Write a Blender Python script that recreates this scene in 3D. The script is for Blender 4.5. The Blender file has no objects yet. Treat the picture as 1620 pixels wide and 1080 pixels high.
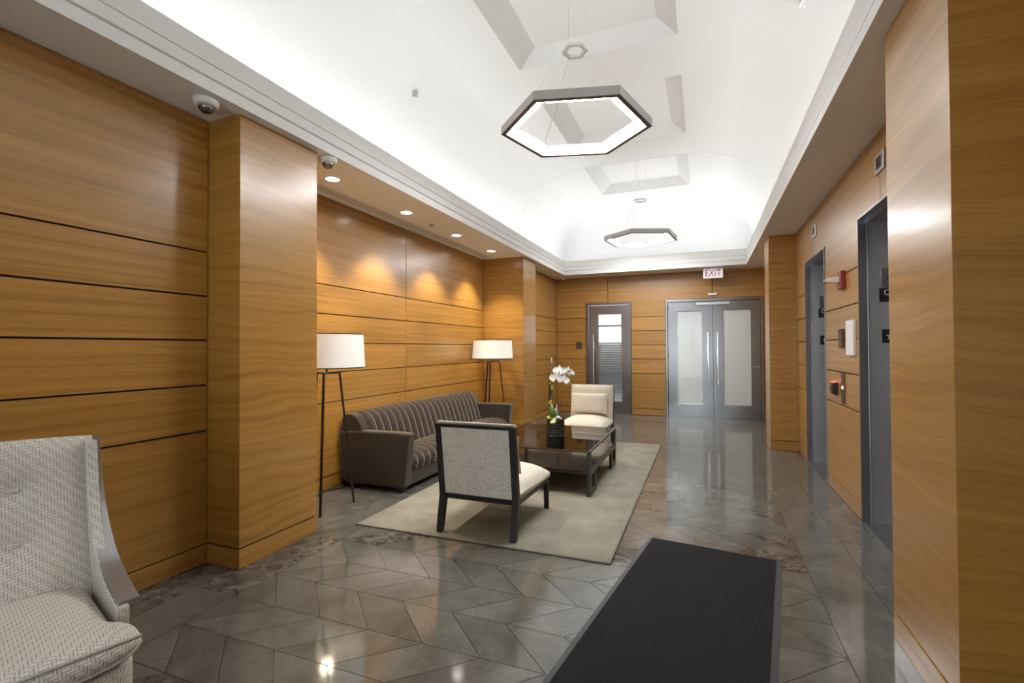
import bpy, bmesh, math, random
from mathutils import Matrix, Vector
random.seed(7)
PI = math.pi
scene = bpy.context.scene
COL = scene.collection

# ---------------------------------------------------------------- camera
cam_d = bpy.data.cameras.new('camera'); cam = bpy.data.objects.new('camera', cam_d); COL.objects.link(cam)
cam_d.sensor_fit = 'HORIZONTAL'; cam_d.sensor_width = 36.0; cam_d.lens = 768.2546 / 1620 * 36.0
cam_d.clip_start = 0.02; cam_d.clip_end = 200
cam.matrix_world = (Matrix.Translation((0, 0, 1.3)) @ Matrix.Rotation(0.3751, 4, 'Z')
                    @ Matrix.Rotation(PI / 2 + 0.0143, 4, 'X') @ Matrix.Rotation(-0.0053, 4, 'Z'))
scene.camera = cam
# ---------------------------------------------------------------- world, exposure
w = bpy.data.worlds.new('daylight'); scene.world = w; w.use_nodes = True
w.node_tree.nodes['Background'].inputs[0].default_value = (0.93, 0.97, 1.0, 1)
w.node_tree.nodes['Background'].inputs[1].default_value = 1.6
vs = scene.view_settings
vs.view_transform = 'Standard'; vs.look = 'None'; vs.gamma = 1.0; vs.use_curve_mapping = False
vs.exposure = 1.16
cy = scene.cycles
cy.use_denoising = True
cy.max_bounces = 10; cy.diffuse_bounces = 6; cy.glossy_bounces = 5; cy.transmission_bounces = 6; cy.transparent_max_bounces = 8
cy.sample_clamp_indirect = 6.0; cy.caustics_reflective = False; cy.caustics_refractive = False
# light strengths
COVE = 12.0; PENDANT = 70.0; DOWN = 45.0; BULB = 7.5; SHADE = 0.13

# ---------------------------------------------------------------- measures of the room
XL, XP, XN, XE, XRP, XR = -2.838, -2.569, -3.251, -2.817, 0.785, 1.087
YA, YB, YC, YD, YW, YE, YE2, YF, YG = 2.097, 2.719, 7.015, 7.60, 9.671, 6.957, 7.38, 2.673, 2.067
H = 2.716; Y0 = -2.0
GZ = [0.1186, 0.805, 1.085, 1.360, 1.630, 1.901]      # panel joints

# ---------------------------------------------------------------- materials
MATS = {}
class NT:
    def __init__(s, name):
        s.m = bpy.data.materials.new(name); s.m.use_nodes = True
        s.t = s.m.node_tree; s.b = s.t.nodes['Principled BSDF']; s.out = s.t.nodes['Material Output']
    def n(s, ty, **kw):
        o = s.t.nodes.new(ty)
        for k, v in kw.items():
            if k.startswith('i_'): o.inputs[k[2:].replace('_', ' ')].default_value = v
            else: setattr(o, k, v)
        return o
    def l(s, a, b): s.t.links.new(a, b)
    def math(s, op, a, b=None):
        o = s.n('ShaderNodeMath', operation=op)
        for i, v in enumerate((a, b)):
            if v is None: continue
            if hasattr(v, 'is_linked'): s.l(v, o.inputs[i])
            else: o.inputs[i].default_value = v
        return o.outputs[0]
    def ramp(s, fac, stops):
        r = s.n('ShaderNodeValToRGB'); e = r.color_ramp.elements
        while len(e) < len(stops): e.new(0.5)
        for i, (p, c) in enumerate(stops):
            e[i].position = p; e[i].color = (*c, 1) if len(c) == 3 else c
        s.l(fac, r.inputs[0]); return r.outputs[0]
    def mix(s, fac, a, b, mode='MIX'):
        o = s.n('ShaderNodeMix', data_type='RGBA', blend_type=mode)
        for i, v in ((0, fac), (6, a), (7, b)):
            if hasattr(v, 'is_linked'): s.l(v, o.inputs[i])
            elif i == 0: o.inputs[0].default_value = v
            else: o.inputs[i].default_value = (*v, 1)
        return o.outputs[2]
    def bump(s, h, strength, dist=0.002):
        o = s.n('ShaderNodeBump', i_Strength=strength, i_Distance=dist); s.l(h, o.inputs['Height']); s.l(o.outputs[0], s.b.inputs['Normal'])
    def set(s, **kw):
        for k, v in kw.items():
            k = k.replace('_', ' ')
            if k == 'Base Color' or k.endswith('Tint') or k == 'Emission Color': v = (*v, 1)
            s.b.inputs[k].default_value = v
        return s

def plain(name, col, rough=0.5, metal=0.0, **kw):
    a = NT(name); a.set(Base_Color=col, Roughness=rough, Metallic=metal, **kw); MATS[name] = a.m; return a

def wood(name, dark, mid, light, distort, band, figure):
    a = NT(name)
    geo = a.n('ShaderNodeNewGeometry'); sep = a.n('ShaderNodeSeparateXYZ'); a.l(geo.outputs['Position'], sep.inputs[0])
    oi = a.n('ShaderNodeObjectInfo')
    u = a.math('ADD', sep.outputs[0], sep.outputs[1]); u = a.math('ADD', u, a.math('MULTIPLY', oi.outputs['Random'], 37.0))
    v = a.math('ADD', sep.outputs[2], a.math('MULTIPLY', oi.outputs['Random'], 11.0))
    def vec(su, sv):
        c = a.n('ShaderNodeCombineXYZ'); a.l(a.math('MULTIPLY', u, su), c.inputs[0]); a.l(a.math('MULTIPLY', v, sv), c.inputs[1]); return c.outputs[0]
    def noise(vc, sc, det=3.0, ro=0.55, di=0.0):
        o = a.n('ShaderNodeTexNoise', i_Scale=sc, i_Detail=det, i_Roughness=ro, i_Distortion=di); a.l(vc, o.inputs['Vector']); return o.outputs['Fac']
    warp = noise(vec(figure, 1.4), 1.0, 2.0)
    vv = a.math('ADD', v, a.math('MULTIPLY', warp, distort))
    c2 = a.n('ShaderNodeCombineXYZ'); a.l(a.math('MULTIPLY', u, 0.35), c2.inputs[0]); a.l(a.math('MULTIPLY', vv, band), c2.inputs[1])
    broad = noise(c2.outputs[0], 1.0, 4.0, 0.6)
    c3 = a.n('ShaderNodeCombineXYZ'); a.l(a.math('MULTIPLY', u, 3.0), c3.inputs[0]); a.l(a.math('MULTIPLY', vv, 160.0), c3.inputs[1])
    fine = noise(c3.outputs[0], 1.0, 3.0, 0.6)
    f = a.math('ADD', a.math('MULTIPLY', broad, 0.66), a.math('MULTIPLY', fine, 0.34))
    col = a.ramp(f, [(0.30, dark), (0.48, mid), (0.68, light)])
    tone = a.math('ADD', 0.90, a.math('MULTIPLY', oi.outputs['Random'], 0.2))
    g = a.n('ShaderNodeCombineColor'); [a.l(tone, g.inputs[i]) for i in range(3)]
    col = a.mix(1.0, col, g.outputs[0], 'MULTIPLY')
    a.l(col, a.b.inputs['Base Color'])
    a.set(Roughness=0.34, Coat_Weight=0.45, Coat_Roughness=0.2)
    a.bump(fine, 0.05, 0.001)
    MATS[name] = a.m
wood('wood', (0.225, 0.100, 0.016), (0.37, 0.180, 0.034), (0.47, 0.25, 0.062), 0.035, 30.0, 0.6)
wood('flame_wood', (0.235, 0.105, 0.017), (0.37, 0.182, 0.034), (0.47, 0.25, 0.060), 0.26, 22.0, 0.8)
plain('groove', (0.012, 0.008, 0.005), 0.8)
plain('white_paint', (0.82, 0.82, 0.81), 0.75)
plain('white_gloss', (0.80, 0.80, 0.79), 0.35)
plain('soffit_paint', (0.84, 0.85, 0.86), 0.8)
plain('black_metal', (0.013, 0.012, 0.012), 0.42)
plain('black_wood', (0.012, 0.011, 0.010), 0.38)
plain('bronze', (0.13, 0.085, 0.06), 0.4, 0.6)
plain('chrome', (0.75, 0.75, 0.75), 0.18, 1.0)
plain('silver_leaf', (0.42, 0.42, 0.43), 0.32, 0.85)
plain('red_plastic', (0.24, 0.03, 0.02), 0.4)
plain('exit_red', (0.55, 0.01, 0.03), 0.5)
plain('black_plastic', (0.012, 0.012, 0.013), 0.35)
plain('rubber', (0.055, 0.055, 0.06), 0.5)
plain('soil', (0.10, 0.075, 0.045), 0.9)
plain('leaf_green', (0.10, 0.16, 0.035), 0.4)
plain('pale_leaf', (0.38, 0.46, 0.16), 0.4)
plain('lime', (0.52, 0.48, 0.05), 0.6)
plain('petal', (0.86, 0.85, 0.82), 0.6, Subsurface_Weight=0.0)
plain('twig', (0.16, 0.085, 0.05), 0.8)
plain('grout', (0.26, 0.25, 0.23), 0.7)
plain('dark_void', (0.02, 0.02, 0.02), 0.9)
plain('grey_paint', (0.35, 0.36, 0.37), 0.5)
plain('frame_shadow', (0.03, 0.03, 0.032), 0.5)
plain('lamp_black', (0.02, 0.017, 0.015), 0.45, 0.3)

def steel(name, base, rough):
    a = NT(name); tc = a.n('ShaderNodeTexCoord'); mp = a.n('ShaderNodeMapping'); mp.inputs['Scale'].default_value = (110, 110, 1.2)
    a.l(tc.outputs['Object'], mp.inputs[0]); no = a.n('ShaderNodeTexNoise', i_Scale=1.0, i_Detail=3.0); a.l(mp.outputs[0], no.inputs['Vector'])
    a.l(a.ramp(no.outputs['Fac'], [(0.2, tuple(c * 0.97 for c in base)), (0.8, tuple(min(1, c * 1.03) for c in base))]), a.b.inputs['Base Color'])
    a.set(Roughness=rough)
    n2 = a.n('ShaderNodeTexNoise', i_Scale=2.6, i_Detail=1.0); a.l(tc.outputs['Object'], n2.inputs['Vector'])
    a.bump(n2.outputs['Fac'], 0.10, 0.03)
    a.set(Metallic=1.0); MATS[name] = a.m
steel('steel', (0.30, 0.30, 0.31), 0.22)
steel('bright_steel', (0.60, 0.60, 0.61), 0.38)
steel('dark_steel', (0.36, 0.36, 0.375), 0.30)

def tile_mat():
    a = NT('stone_tile'); geo = a.n('ShaderNodeNewGeometry'); oi = a.n('ShaderNodeObjectInfo')
    r = a.math('FRACT', a.math('ADD', a.math('MULTIPLY', oi.outputs['Random'], 7.31), a.math('MULTIPLY', geo.outputs['Random Per Island'], 5.7)))
    off = a.n('ShaderNodeVectorMath', operation='ADD'); cb = a.n('ShaderNodeCombineXYZ')
    a.l(a.math('MULTIPLY', r, 40.0), cb.inputs[0]); a.l(a.math('MULTIPLY', r, 23.0), cb.inputs[2])
    a.l(geo.outputs['Position'], off.inputs[0]); a.l(cb.outputs[0], off.inputs[1])
    def noise(sc, det, ro, di):
        o = a.n('ShaderNodeTexNoise', i_Scale=sc, i_Detail=det, i_Roughness=ro, i_Distortion=di); a.l(off.outputs[0], o.inputs['Vector']); return o.outputs['Fac']
    cloud = noise(4.5, 5.0, 0.6, 0.6); brec = noise(9.0, 4.0, 0.62, 1.6); vein = noise(3.2, 3.0, 0.55, 1.2)
    base = a.ramp(cloud, [(0.25, (0.083, 0.079, 0.068)), (0.5, (0.119, 0.114, 0.099)), (0.75, (0.158, 0.151, 0.132))])
    mottled = a.ramp(brec, [(0.34, (0.045, 0.040, 0.035)), (0.52, (0.095, 0.086, 0.074)), (0.70, (0.19, 0.175, 0.15))])
    base = a.mix(a.math('GREATER_THAN', r, 0.90), base, mottled)
    vm = a.math('SUBTRACT', 1.0, a.math('MINIMUM', 1.0, a.math('MULTIPLY', a.math('ABSOLUTE', a.math('SUBTRACT', vein, 0.5)), 70.0)))
    base = a.mix(a.math('MULTIPLY', vm, 0.16), base, (0.30, 0.28, 0.25))
    tone = a.math('ADD', 0.90, a.math('MULTIPLY', r, 0.20)); g = a.n('ShaderNodeCombineColor'); [a.l(tone, g.inputs[i]) for i in range(3)]
    a.l(a.mix(1.0, base, g.outputs[0], 'MULTIPLY'), a.b.inputs['Base Color'])
    a.l(a.math('ADD', 0.05, a.math('MULTIPLY', brec, 0.08)), a.b.inputs['Roughness'])
    a.set(Specular_IOR_Level=0.75)
    n3 = a.n('ShaderNodeTexNoise', i_Scale=5.0, i_Detail=1.0); a.l(off.outputs[0], n3.inputs['Vector']); a.bump(n3.outputs['Fac'], 0.05, 0.006)
    MATS['stone_tile'] = a.m
tile_mat()

def fabric(name, c1, c2, scale, rough=0.95, sheen=0.0, bump=0.4, tint=(1, 1, 1)):
    a = NT(name); tc = a.n('ShaderNodeTexCoord'); no = a.n('ShaderNodeTexNoise', i_Scale=scale, i_Detail=4.0, i_Roughness=0.7); a.l(tc.outputs['Object'], no.inputs['Vector'])
    n2 = a.n('ShaderNodeTexNoise', i_Scale=scale / 30, i_Detail=3.0); a.l(tc.outputs['Object'], n2.inputs['Vector'])
    f = a.math('ADD', a.math('MULTIPLY', no.outputs['Fac'], 0.7), a.math('MULTIPLY', n2.outputs['Fac'], 0.3))
    a.l(a.ramp(f, [(0.35, c1), (0.65, c2)]), a.b.inputs['Base Color'])
    a.set(Roughness=rough, Sheen_Weight=sheen, Sheen_Roughness=0.35, Sheen_Tint=tint, Specular_IOR_Level=0.2); a.bump(no.outputs['Fac'], bump, 0.003)
    MATS[name] = a.m; return a
fabric('rug_pile', (0.155, 0.138, 0.105), (0.33, 0.302, 0.240), 150, bump=0.8)
fabric('rug_edge', (0.08, 0.07, 0.055), (0.14, 0.12, 0.09), 150)
fabric('velvet', (0.036, 0.027, 0.021), (0.052, 0.040, 0.031), 120, 0.8, 0.75, 0.15, (0.88, 0.74, 0.60))
fabric('suede', (0.56, 0.50, 0.41), (0.68, 0.62, 0.52), 60, 0.9, 0.2, 0.2)
def speckled():
    a = fabric('speckled_cloth', (0.66, 0.63, 0.57), (0.80, 0.77, 0.71), 30, 0.9, 0.1, 0.2)
    tc = a.n('ShaderNodeTexCoord'); mp = a.n('ShaderNodeMapping'); mp.inputs['Scale'].default_value = (210, 210, 110); a.l(tc.outputs['Object'], mp.inputs[0])
    v = a.n('ShaderNodeTexNoise', i_Scale=1.0, i_Detail=1.0); a.l(mp.outputs[0], v.inputs['Vector'])
    old = a.b.inputs['Base Color'].links[0].from_socket
    a.l(a.mix(a.ramp(v.outputs['Fac'], [(0.64, (0, 0, 0)), (0.655, (0.85, 0.85, 0.85))]), old, (0.14, 0.115, 0.09)), a.b.inputs['Base Color'])
speckled()
def weave():
    a = NT('basket_weave'); tc = a.n('ShaderNodeTexCoord'); mp = a.n('ShaderNodeMapping'); a.l(tc.outputs['UV'], mp.inputs[0]); mp.inputs['Scale'].default_value = (112, 112, 112); mp.inputs['Rotation'].default_value = (0, 0, 0)
    sep = a.n('ShaderNodeSeparateXYZ'); a.l(mp.outputs[0], sep.inputs[0])
    x, y = sep.outputs[0], sep.outputs[1]
    fx, fy = a.math('FLOOR', x), a.math('FLOOR', y)
    # 2x1 herringbone-like basket: which strand runs on top of this cell
    s_ = a.math('MODULO', a.math('ADD', a.math('ADD', fx, fy), 4000.0), 4.0)
    top = a.math('LESS_THAN', s_, 1.5)
    lx, ly = a.math('FRACT', x), a.math('FRACT', y)
    px = a.math('SUBTRACT', 1.0, a.math('POWER', a.math('ABSOLUTE', a.math('SUBTRACT', a.math('MULTIPLY', lx, 2.0), 1.0)), 3.0))
    py = a.math('SUBTRACT', 1.0, a.math('POWER', a.math('ABSOLUTE', a.math('SUBTRACT', a.math('MULTIPLY', ly, 2.0), 1.0)), 3.0))
    mixf = a.n('ShaderNodeMix', data_type='FLOAT'); a.l(top, mixf.inputs[0]); a.l(px, mixf.inputs[2]); a.l(py, mixf.inputs[3])
    h = mixf.outputs[0]
    no = a.n('ShaderNodeTexNoise', i_Scale=5.0, i_Detail=2.0); a.l(tc.outputs['Object'], no.inputs['Vector'])
    no2 = a.n('ShaderNodeTexNoise', i_Scale=180.0, i_Detail=2.0); a.l(tc.outputs['Object'], no2.inputs['Vector'])
    tone = a.math('ADD', a.math('ADD', a.math('MULTIPLY', top, 0.16), a.math('MULTIPLY', h, 0.5)), a.math('MULTIPLY', no2.outputs['Fac'], 0.35))
    a.l(a.ramp(tone, [(0.12, (0.27, 0.245, 0.21)), (0.55, (0.58, 0.545, 0.485)), (1.0, (0.76, 0.73, 0.66))]), a.b.inputs['Base Color'])
    a.set(Roughness=0.95, Specular_IOR_Level=0.15); a.bump(h, 0.6, 0.003); MATS['basket_weave'] = a.m
weave()
def mat_carpet():
    a = NT('ribbed_carpet'); tc = a.n('ShaderNodeTexCoord'); 
    wv = a.n('ShaderNodeTexWave', i_Scale=42.0, i_Distortion=0.6); wv.inputs['Detail Scale'].default_value = 3.0; wv.bands_direction = 'Y'; a.l(tc.outputs['Object'], wv.inputs['Vector'])
    w2 = a.n('ShaderNodeTexWave', i_Scale=34.0, i_Distortion=0.4); w2.bands_direction = 'X'; a.l(tc.outputs['Object'], w2.inputs['Vector'])
    f = a.math('MULTIPLY', wv.outputs['Fac'], w2.outputs['Fac'])
    a.l(a.ramp(f, [(0.0, (0.006, 0.006, 0.006)), (0.9, (0.032, 0.032, 0.033))]), a.b.inputs['Base Color']); a.set(Roughness=0.9, Specular_IOR_Level=0.2); a.bump(f, 0.6, 0.004); MATS['ribbed_carpet'] = a.m
mat_carpet()
def emit(name, col, s, base=None):
    a = NT(name); a.set(Base_Color=base or col, Emission_Color=col, Emission_Strength=s, Roughness=0.6); MATS[name] = a.m
emit('mail_fill_glow', (1.0, 1.0, 1.0), 5.0); emit('cove_glow', (0.955, 0.98, 1.0), COVE); emit('pendant_glow', (0.95, 0.975, 1.0), PENDANT); emit('down_glow', (1.0, 0.95, 0.86), 9.0)
emit('shade', (1.0, 0.93, 0.80), SHADE, (0.8, 0.78, 0.72)); emit('bulb', (1.0, 0.85, 0.62), 8.0)
emit('exit_face', (0.86, 0.88, 1.0), 0.20, (0.6, 0.6, 0.64)); emit('window_glow', (0.90, 0.94, 1.0), 0.55); emit('red_led', (1.0, 0.12, 0.08), 0.9); emit('button_glow', (1.0, 0.9, 0.8), 0.5)
def glass(name, tint, rough, refl):
    a = NT(name); tr = a.n('ShaderNodeBsdfTransparent'); tr.inputs[0].default_value = (*tint, 1); gl = a.n('ShaderNodeBsdfGlossy'); gl.inputs['Roughness'].default_value = rough
    lw = a.n('ShaderNodeFresnel', i_IOR=1.5); mx = a.n('ShaderNodeMixShader'); a.l(a.math('ADD', lw.outputs[0], refl), mx.inputs[0]); a.l(tr.outputs[0], mx.inputs[1]); a.l(gl.outputs[0], mx.inputs[2]); a.l(mx.outputs[0], a.out.inputs[0]); MATS[name] = a.m
glass('clear_glass', (0.93, 0.95, 0.95), 0.02, 0.02); glass('table_glass', (0.84, 0.86, 0.84), 0.02, 0.06); glass('dome_glass', (0.86, 0.86, 0.87), 0.05, 0.10)
plain('frosted_glass', (0.60, 0.64, 0.635), 0.16, 0.0, Coat_Weight=1.0, Coat_Roughness=0.03)
plain('shelf_wood', (0.035, 0.023, 0.017), 0.16, 0.0, Coat_Weight=0.6, Coat_Roughness=0.08)
plain('table_metal', (0.06, 0.055, 0.05), 0.35, 0.7)
plain('clear_plastic', (0.75, 0.72, 0.62), 0.25)
plain('blind', (0.72, 0.74, 0.76), 0.5)

# ---------------------------------------------------------------- mesh helpers
class MB:
    def __init__(s): s.v = []; s.f = []; s.uv = None
    def add(s, vs, fs):
        o = len(s.v); s.v += [tuple(v) for v in vs]; s.f += [tuple(i + o for i in f) for f in fs]; return s
    def box(s, x0, x1, y0, y1, z0, z1):
        v = [(x, y, z) for z in (z0, z1) for y in (y0, y1) for x in (x0, x1)]
        return s.add(v, [(0, 2, 3, 1), (4, 5, 7, 6), (0, 1, 5, 4), (2, 6, 7, 3), (0, 4, 6, 2), (1, 3, 7, 5)])
    def prism(s, poly, axis, a0, a1):
        """poly: 2D points; axis: 0,1,2 = extrusion axis; the 2D points fill the other two axes in order."""
        n = len(poly); v = []
        for a in (a0, a1):
            for p in poly:
                q = list(p); q.insert(axis, a); v.append(q)
        f = [tuple(range(n)), tuple(range(2 * n - 1, n - 1, -1))] + [(i, i + n, (i + 1) % n + n, (i + 1) % n) for i in range(n)]
        return s.add(v, f)
    def tube(s, path, r, n=8, cap=True):
        path = [Vector(p) for p in path]; rs = r if isinstance(r, (list, tuple)) else [r] * len(path)
        rings = []; prev = None
        for i, p in enumerate(path):
            d = (path[min(i + 1, len(path) - 1)] - path[max(i - 1, 0)]).normalized()
            up = prev if prev is not None else (Vector((0, 0, 1)) if abs(d.z) < 0.9 else Vector((1, 0, 0)))
            a = d.cross(up).normalized(); b = a.cross(d).normalized(); prev = b
            rings.append([p + (a * math.cos(2 * PI * k / n) + b * math.sin(2 * PI * k / n)) * rs[i] for k in range(n)])
        v = [q for ring in rings for q in ring]
        f = [(i * n + k, i * n + (k + 1) % n, (i + 1) * n + (k + 1) % n, (i + 1) * n + k) for i in range(len(path) - 1) for k in range(n)]
        if cap: f += [tuple(range(n - 1, -1, -1)), tuple(range((len(path) - 1) * n, len(path) * n))]
        return s.add(v, f)
    def bar(s, p0, p1, w, d, side=(1, 0, 0)):
        """rectangular bar from p0 to p1: w along `side`, d across."""
        p0, p1 = Vector(p0), Vector(p1); t = (p1 - p0).normalized(); a = Vector(side); a = (a - t * a.dot(t)).normalized(); b = t.cross(a)
        v = [p + a * i * w / 2 + b * j * d / 2 for p in (p0, p1) for i, j in ((-1, -1), (1, -1), (1, 1), (-1, 1))]
        return s.add(v, [(3, 2, 1, 0), (4, 5, 6, 7), (0, 1, 5, 4), (1, 2, 6, 5), (2, 3, 7, 6), (3, 0, 4, 7)])
    def lathe(s, prof, c=(0, 0, 0), n=32, closed=False):
        v = []; f = []
        for r, z in prof:
            for k in range(n): v.append((c[0] + r * math.cos(2 * PI * k / n), c[1] + r * math.sin(2 * PI * k / n), c[2] + z))
        m = len(prof)
        for i in range(m if closed else m - 1):
            j = (i + 1) % m
            for k in range(n): f.append((i * n + k, i * n + (k + 1) % n, j * n + (k + 1) % n, j * n + k))
        if not closed:
            if prof[0][0] > 1e-5: f.append(tuple(range(n - 1, -1, -1)))
            if prof[-1][0] > 1e-5: f.append(tuple(range((m - 1) * n, m * n)))
        return s.add(v, f)
    def grid(s, fn, nu, nv, closed_u=False):
        v = [fn(i / nu, j / nv) for j in range(nv + 1) for i in range(nu + 1)]
        return s.add(v, [(j * (nu + 1) + i, j * (nu + 1) + i + 1, (j + 1) * (nu + 1) + i + 1, (j + 1) * (nu + 1) + i) for j in range(nv) for i in range(nu)])
    def mesh(s, name, smooth=False):
        me = bpy.data.meshes.new(name); me.from_pydata(s.v, [], s.f); bm = bmesh.new(); bm.from_mesh(me)
        bmesh.ops.remove_doubles(bm, verts=bm.verts, dist=1e-6); bmesh.ops.recalc_face_normals(bm, faces=bm.faces); bm.to_mesh(me); bm.free()
        if smooth: me.polygons.foreach_set('use_smooth', [True] * len(me.polygons))
        return me
    def build(s, name, mat, parent=None, bevel=0, seg=2, smooth=False, subsurf=0, auto=None):
        me = s.mesh(name, smooth or bevel > 0 and auto is None); o = bpy.data.objects.new(name, me); COL.objects.link(o)
        me.materials.append(MATS[mat]); o.parent = parent
        if bevel:
            b = o.modifiers.new('bevel', 'BEVEL'); b.width = bevel; b.segments = seg; b.limit_method = 'ANGLE'; b.angle_limit = 0.6; b.harden_normals = True
        if subsurf:
            b = o.modifiers.new('sub', 'SUBSURF'); b.levels = subsurf; b.render_levels = subsurf
        return o
def tag(o, label=None, cat=None, group=None, kind=None):
    for k, v in (('label', label), ('category', cat), ('group', group), ('kind', kind)):
        if v: o[k] = v
    return o
def empty(name, loc=(0, 0, 0), rz=0):
    o = bpy.data.objects.new(name, None); COL.objects.link(o); o.location = loc; o.rotation_euler = (0, 0, rz); o.empty_display_size = 0.1; return o
def inst(name, me, parent, loc=(0, 0, 0), rot=(0, 0, 0)):
    o = bpy.data.objects.new(name, me); COL.objects.link(o); o.parent = parent; o.location = loc; o.rotation_euler = rot; return o
def copy_tree(o, parent=None):
    c = o.copy(); COL.objects.link(c); c.parent = parent
    for ch in list(o.children): copy_tree(ch, c)
    return c
def text(body, size, mat, parent, loc, rot, name='lettering', align='CENTER', depth=0.0015, sx=1.0):
    cu = bpy.data.curves.new('t', 'FONT'); cu.body = body; cu.size = size; cu.align_x = align; cu.align_y = 'CENTER'; cu.extrude = depth; cu.space_line = 0.9
    t = bpy.data.objects.new('t', cu); COL.objects.link(t); dg = bpy.context.evaluated_depsgraph_get(); dg.update()
    me = bpy.data.meshes.new_from_object(t.evaluated_get(dg)); bpy.data.objects.remove(t)
    me.materials.clear(); me.materials.append(MATS[mat])
    o = inst(name, me, parent, loc, rot); o.scale = (sx, 1, 1); return o
def struct(name, o_or_none, label=None): return tag(o_or_none, label, None, None, 'structure')

# ================================================================ THE ROOM
# ---- floor: slab, then tiles in chevron rows
fl = MB().box(-3.6, 1.9, Y0 - .3, 10.2, -0.12, -0.010).build('floor', 'grout'); struct('floor', fl, 'polished grey-brown stone tile floor laid in slanted chevron rows')
C0, DC, R0, DR = -2.3172, 0.28679, 1.5951, 0.2712
cols = [C0 + DC * i for i in range(11)]
G = 0.0016
def inset(poly, g):
    n = len(poly); out = []; 
    ar = sum(poly[i][0] * poly[(i + 1) % n][1] - poly[(i + 1) % n][0] * poly[i][1] for i in range(n)); sg = 1 if ar > 0 else -1
    for i in range(n):
        a, b, c = Vector(poly[i - 1]), Vector(poly[i]), Vector(poly[(i + 1) % n])
        d1 = (b - a).normalized(); d2 = (c - b).normalized(); n1 = Vector((-d1.y, d1.x)) * sg; n2 = Vector((-d2.y, d2.x)) * sg
        k = 1 + n1.dot(n2); out.append(tuple(b + (n1 + n2) * (g / k)))
    return out
tile_mesh = {}
spare = MB()
def hidden(cx, cy_):
    rug = -2.28 < cx < -0.65 and 3.1 < cy_ < 6.6
    return rug or cy_ < 1.35 or cy_ > 9.66 or cx < -2.7
def add_tile(key, poly, ox, oy):
    poly = [(x, y) for x, y in poly]
    cx = ox + sum(p[0] for p in poly) / len(poly); cy_ = oy + sum(p[1] for p in poly) / len(poly)
    ip = inset(poly, G)
    if hidden(cx, cy_):
        spare.prism([(x + ox, y + oy) for x, y in ip], 2, -0.0105, 0.0); return
    if key not in tile_mesh:
        me = MB().prism(ip, 2, -0.0105, 0.0).mesh('tile'); me.materials.append(MATS['stone_tile']); tile_mesh[key] = me
    inst('tile', tile_mesh[key], fl, (ox, oy, 0))
k = -14
while R0 + k * DR < YW:
    y = R0 + k * DR
    h_ = min(DR, YW + 0.02 - y) if y + DR > YW + 0.02 else DR
    if h_ < 0.05: break
    t = '%.3f' % h_
    if k % 2:     # edges lean to the lower right
        add_tile('a' + t, [(0, 0), (DC, 0), (0, h_)], cols[0], y)
        for i in range(9): add_tile('b' + t, [(0, h_), (DC, 0), (2 * DC, 0), (DC, h_)], cols[i], y)
        add_tile('c' + t, [(0, h_), (DC, 0), (DC, h_)], cols[9], y)
    else:
        add_tile('d' + t, [(0, 0), (DC, h_), (0, h_)], cols[0], y)
        for i in range(9): add_tile('e' + t, [(0, 0), (DC, 0), (2 * DC, h_), (DC, h_)], cols[i], y)
        add_tile('f' + t, [(0, 0), (DC, 0), (DC, h_)], cols[9], y)
    k += 1
def strip(x0, x1, y0, y1, ph, L):
    y = y0
    yy = R0 + ph * DR
    while yy > y0 + 0.1: yy -= L
    while yy + L < y0 + 0.05: yy += L
    while y < y1 - 0.02:
        yy += L; ye = min(yy, y1)
        if ye - y > 0.02: add_tile('s%.3f_%.3f' % (x1 - x0, ye - y), [(0, 0), (x1 - x0, 0), (x1 - x0, ye - y), (0, ye - y)], x0, y)
        y = ye
strip(-2.602, C0, Y0, YW, 1, DR * 3); strip(XN - .02, -2.602, YB, YC, 0, DR * 3); strip(XL - .02, -2.602, Y0, YA, 2, DR * 3); strip(XE - .02, -2.602, YD, YW, 2, DR * 3)
strip(cols[10], 0.8376, Y0, YW, 2, DR * 3); strip(0.8376, 1.124, YF, YE, 0, DR * 3); strip(1.124, 1.6, YF, YE, 1, DR * 3); strip(0.8376, 1.124, YE2, YW, 0, DR * 3)
strip(0.8376, 1.124, Y0, YG, 1, DR * 3)
sp = spare.build('tile_bed', 'stone_tile', fl); sp['kind'] = 'stuff'

# ---- panelled walls
GAP = 0.0045
def panel(parent, axis, const, sgn, poly, mat='wood', name='panel'):
    """flat wood panel: poly in (u, z); const plane on `axis`; body lies behind the plane (sgn = outward normal)"""
    b = MB()
    ip = inset(poly, GAP)
    b.prism(ip, axis, const, const - sgn * 0.022)
    return b.build(name, mat, parent, bevel=0.0015, seg=1)
def rows(parent, axis, const, sgn, u0, u1, zs, joints=(), mat='wood'):
    us = [u0, *joints, u1]
    for i in range(len(us) - 1):
        for j in range(len(zs) - 1):
            panel(parent, axis, const, sgn, [(us[i], zs[j]), (us[i + 1], zs[j]), (us[i + 1], zs[j + 1]), (us[i], zs[j + 1])], mat, 'baseboard' if zs[j] == 0 else 'panel')
ZALL = [0, *GZ, H]
def wallcore(name, x0, x1, y0, y1, label, z1=H):
    o = MB().box(x0, x1, y0, y1, 0, z1).build(name, 'groove'); return struct(name, o, label)
wl = wallcore('wall_left', XL - .25, XL - .020, Y0, YA + .1, 'long wood panelled wall at the left foreground, above the woven armchair')
rows(wl, 0, XL, 1, Y0, YA, ZALL, (-.9, .55))
wn = wallcore('wall_niche', XN - .25, XN - .020, YB - .1, YC + .1, 'wood panelled wall of the recess behind the velvet sofa')
rows(wn, 0, XN, 1, YB, YC, ZALL, (4.86,))
we = wallcore('wall_left_far', XE - .25, XE - .020, YD - .1, YW, 'short wood panelled wall between the far left pilaster and the mail room door')
rows(we, 0, XE, 1, YD, YW, ZALL)
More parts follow.
